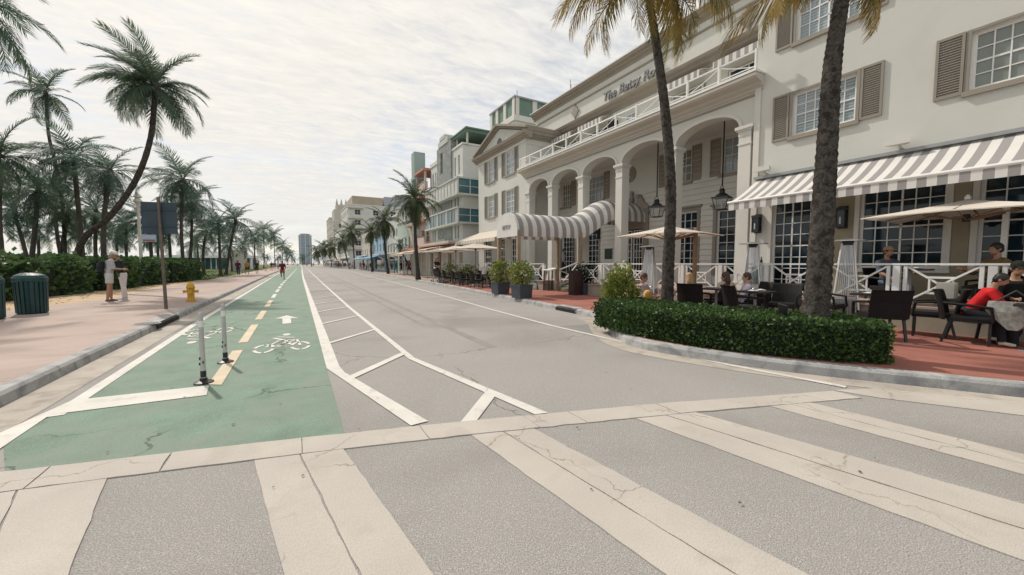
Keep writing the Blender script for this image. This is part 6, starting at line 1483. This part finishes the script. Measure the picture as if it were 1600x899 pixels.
q = A(1012, 455, 9.5); t = T('yellow_cushion', 'yellow cushion on the lounge seat beside the bright bush', 'cushion', (q.x, q.y, .56), .5); MB().loft([((0, 0, 0), .1, .05), ((0, 0, .06), .2, .09), ((0, 0, .22), .2, .09), ((0, 0, .28), .1, .05)]).build('cover', mat('yellow_cloth', (.55, .33, .08), .9), t, smooth=True)
table('low drinks table between the lounge seats with glasses', *(A(1105, 412, 9.7).xy), h=.36, w=.6, plates=1)
# diners at the right edge and terrace guests
CS = dict(seat=.45)
dd = Vector((.12, -1, 0)).normalized()
person('person in bright red shirt bending forward on a dark chair', Vector((9.95, 1.82, .155))-dd*.04, aim(dd.x, dd.y), legs=((82, 95), (76, 70)), arms=((40, 8, 45, 15), (35, 8, 40, 15)), lean=34, nod=22, top=(.50, .018, .022), bottom=(.018, .02, .026), hair='dark', skin=1, shoes=(.66, .60, .50), H=1.45, **CS)
d2 = Vector((-.85, -.5, 0)).normalized(); person('person in black clothes and dark hat seated at the right edge', Vector((10.5, 1.5, .155))-d2*.04, aim(d2.x, d2.y), legs=((80, 82), (78, 70)), arms=((30, 8, 55, 15), (30, 8, 60, 20)), lean=12, nod=15, top=(.014, .014, .013), sleeve=.95, bottom=(.02, .02, .022), hair='dark', skin=1, cap=(.02, .022, .016), **CS)
t = T('canvas_bag', 'grey and white cloth bag hanging beside the red shirted diner', 'bag', (9.72, 1.34, .58), 1.35); MB().add([(-.26, -.05, .32), (.26, -.05, .32), (.26, .07, .32), (-.26, .07, .32), (-.30, -.07, .16), (.28, -.07, .16), (.28, .09, .16), (-.30, .09, .16), (-.05, -.02, -.12), (.05, -.02, -.12), (.05, .04, -.12), (-.05, .04, -.12)], [(3, 2, 1, 0), (0, 1, 5, 4), (1, 2, 6, 5), (2, 3, 7, 6), (3, 0, 4, 7), (4, 5, 9, 8), (5, 6, 10, 9), (6, 7, 11, 10), (7, 4, 8, 11), (8, 9, 10, 11)]).build('body', mat('bag_cloth', (.36, .35, .32), .9, .3, 14, col2=(.14, .17, .16)), t); MB().tube([(-.2, 0, .32), (0, 0, .5), (.2, 0, .32)], .015, 5).build('handle', M_black, t)
d3 = Vector((-.42, -.74, 0)).normalized(); person('person in tan cap and grey blue shirt seated on the terrace', Vector((12.2, 3.55, .645))-d3*.02, aim(d3.x, d3.y), legs=((80, 80), (84, 84)), arms=((45, 12, 35, 20), (25, 14, 40, 10)), lean=-4, top=(.085, .10, .13), bottom=(.10, .14, .19), cap=(.33, .24, .15), hair='brown', skin=1, seat=.31)
d4 = Vector((-.62, .58, 0)).normalized(); person('person in dark clothes seated on the terrace behind the parasol mast', Vector((12.1, 1.95, .645))-d4*.02, aim(d4.x, d4.y), legs=((80, 80), (84, 84)), arms=((40, 12, 60, 20), (35, 14, 70, 20)), top=(.16, .11, .05), sleeve=.9, bottom=(.03, .03, .025), hair='dark', skin=1, seat=.31)
person('person in pale shirt standing in the dark porch doorway', (14.6, 19.4, .62), UP+.9, top=(.30, .30, .32), bottom=(.02, .02, .02), hair='dark', near=False, skin=1)
# small far crowd: copies of five walkers
crg = random.Random(17); protos = []
far_cols = [((.45, .45, .46), (.05, .05, .08)), ((.05, .05, .06), (.3, .22, .15)), ((.35, .05, .05), (.04, .04, .05)), ((.08, .12, .3), (.35, .33, .3)), ((.5, .35, .3), (.06, .06, .07))]
spots = [(crg.uniform(9.8, 12.4)+(y-60)*.012, y) for y in (74, 84, 92, 97, 103, 108, 118, 122, 131, 140, 150, 158, 170, 185, 200)]+[(crg.uniform(-5.5, -3.4), y) for y in (104, 112, 126, 138, 155, 171, 190)]+[(crg.uniform(-1, 8), y) for y in (168, 190, 215, 240, 260, 285, 310)]
words = ['white and navy', 'black and tan', 'red and dark', 'blue and pale', 'pink and dark']
for i, (x, y) in enumerate(spots):
    k = i % 5; side = 'right pavement' if x > 8.5 else 'left sidewalk' if x < -3 else 'far roadway'; lab = 'tiny distant person in %s clothes on the %s' % (words[k], side)
    if i < 5: protos.append(person(lab, (x, y, .15), crg.choice((0, UP)), top=far_cols[k][0], bottom=far_cols[k][1], leglen=(1, .4, 1, .5, 1)[k], skin=k % 3, hair=('dark', 'brown', 'dark', 'blond', 'brown')[k], vox=.05, group='distant people along the street', **WALK))
    else: dup(protos[k], lab, (x, y, .15 if x > 8.5 or x < -3 else .012), crg.choice((0, UP)))
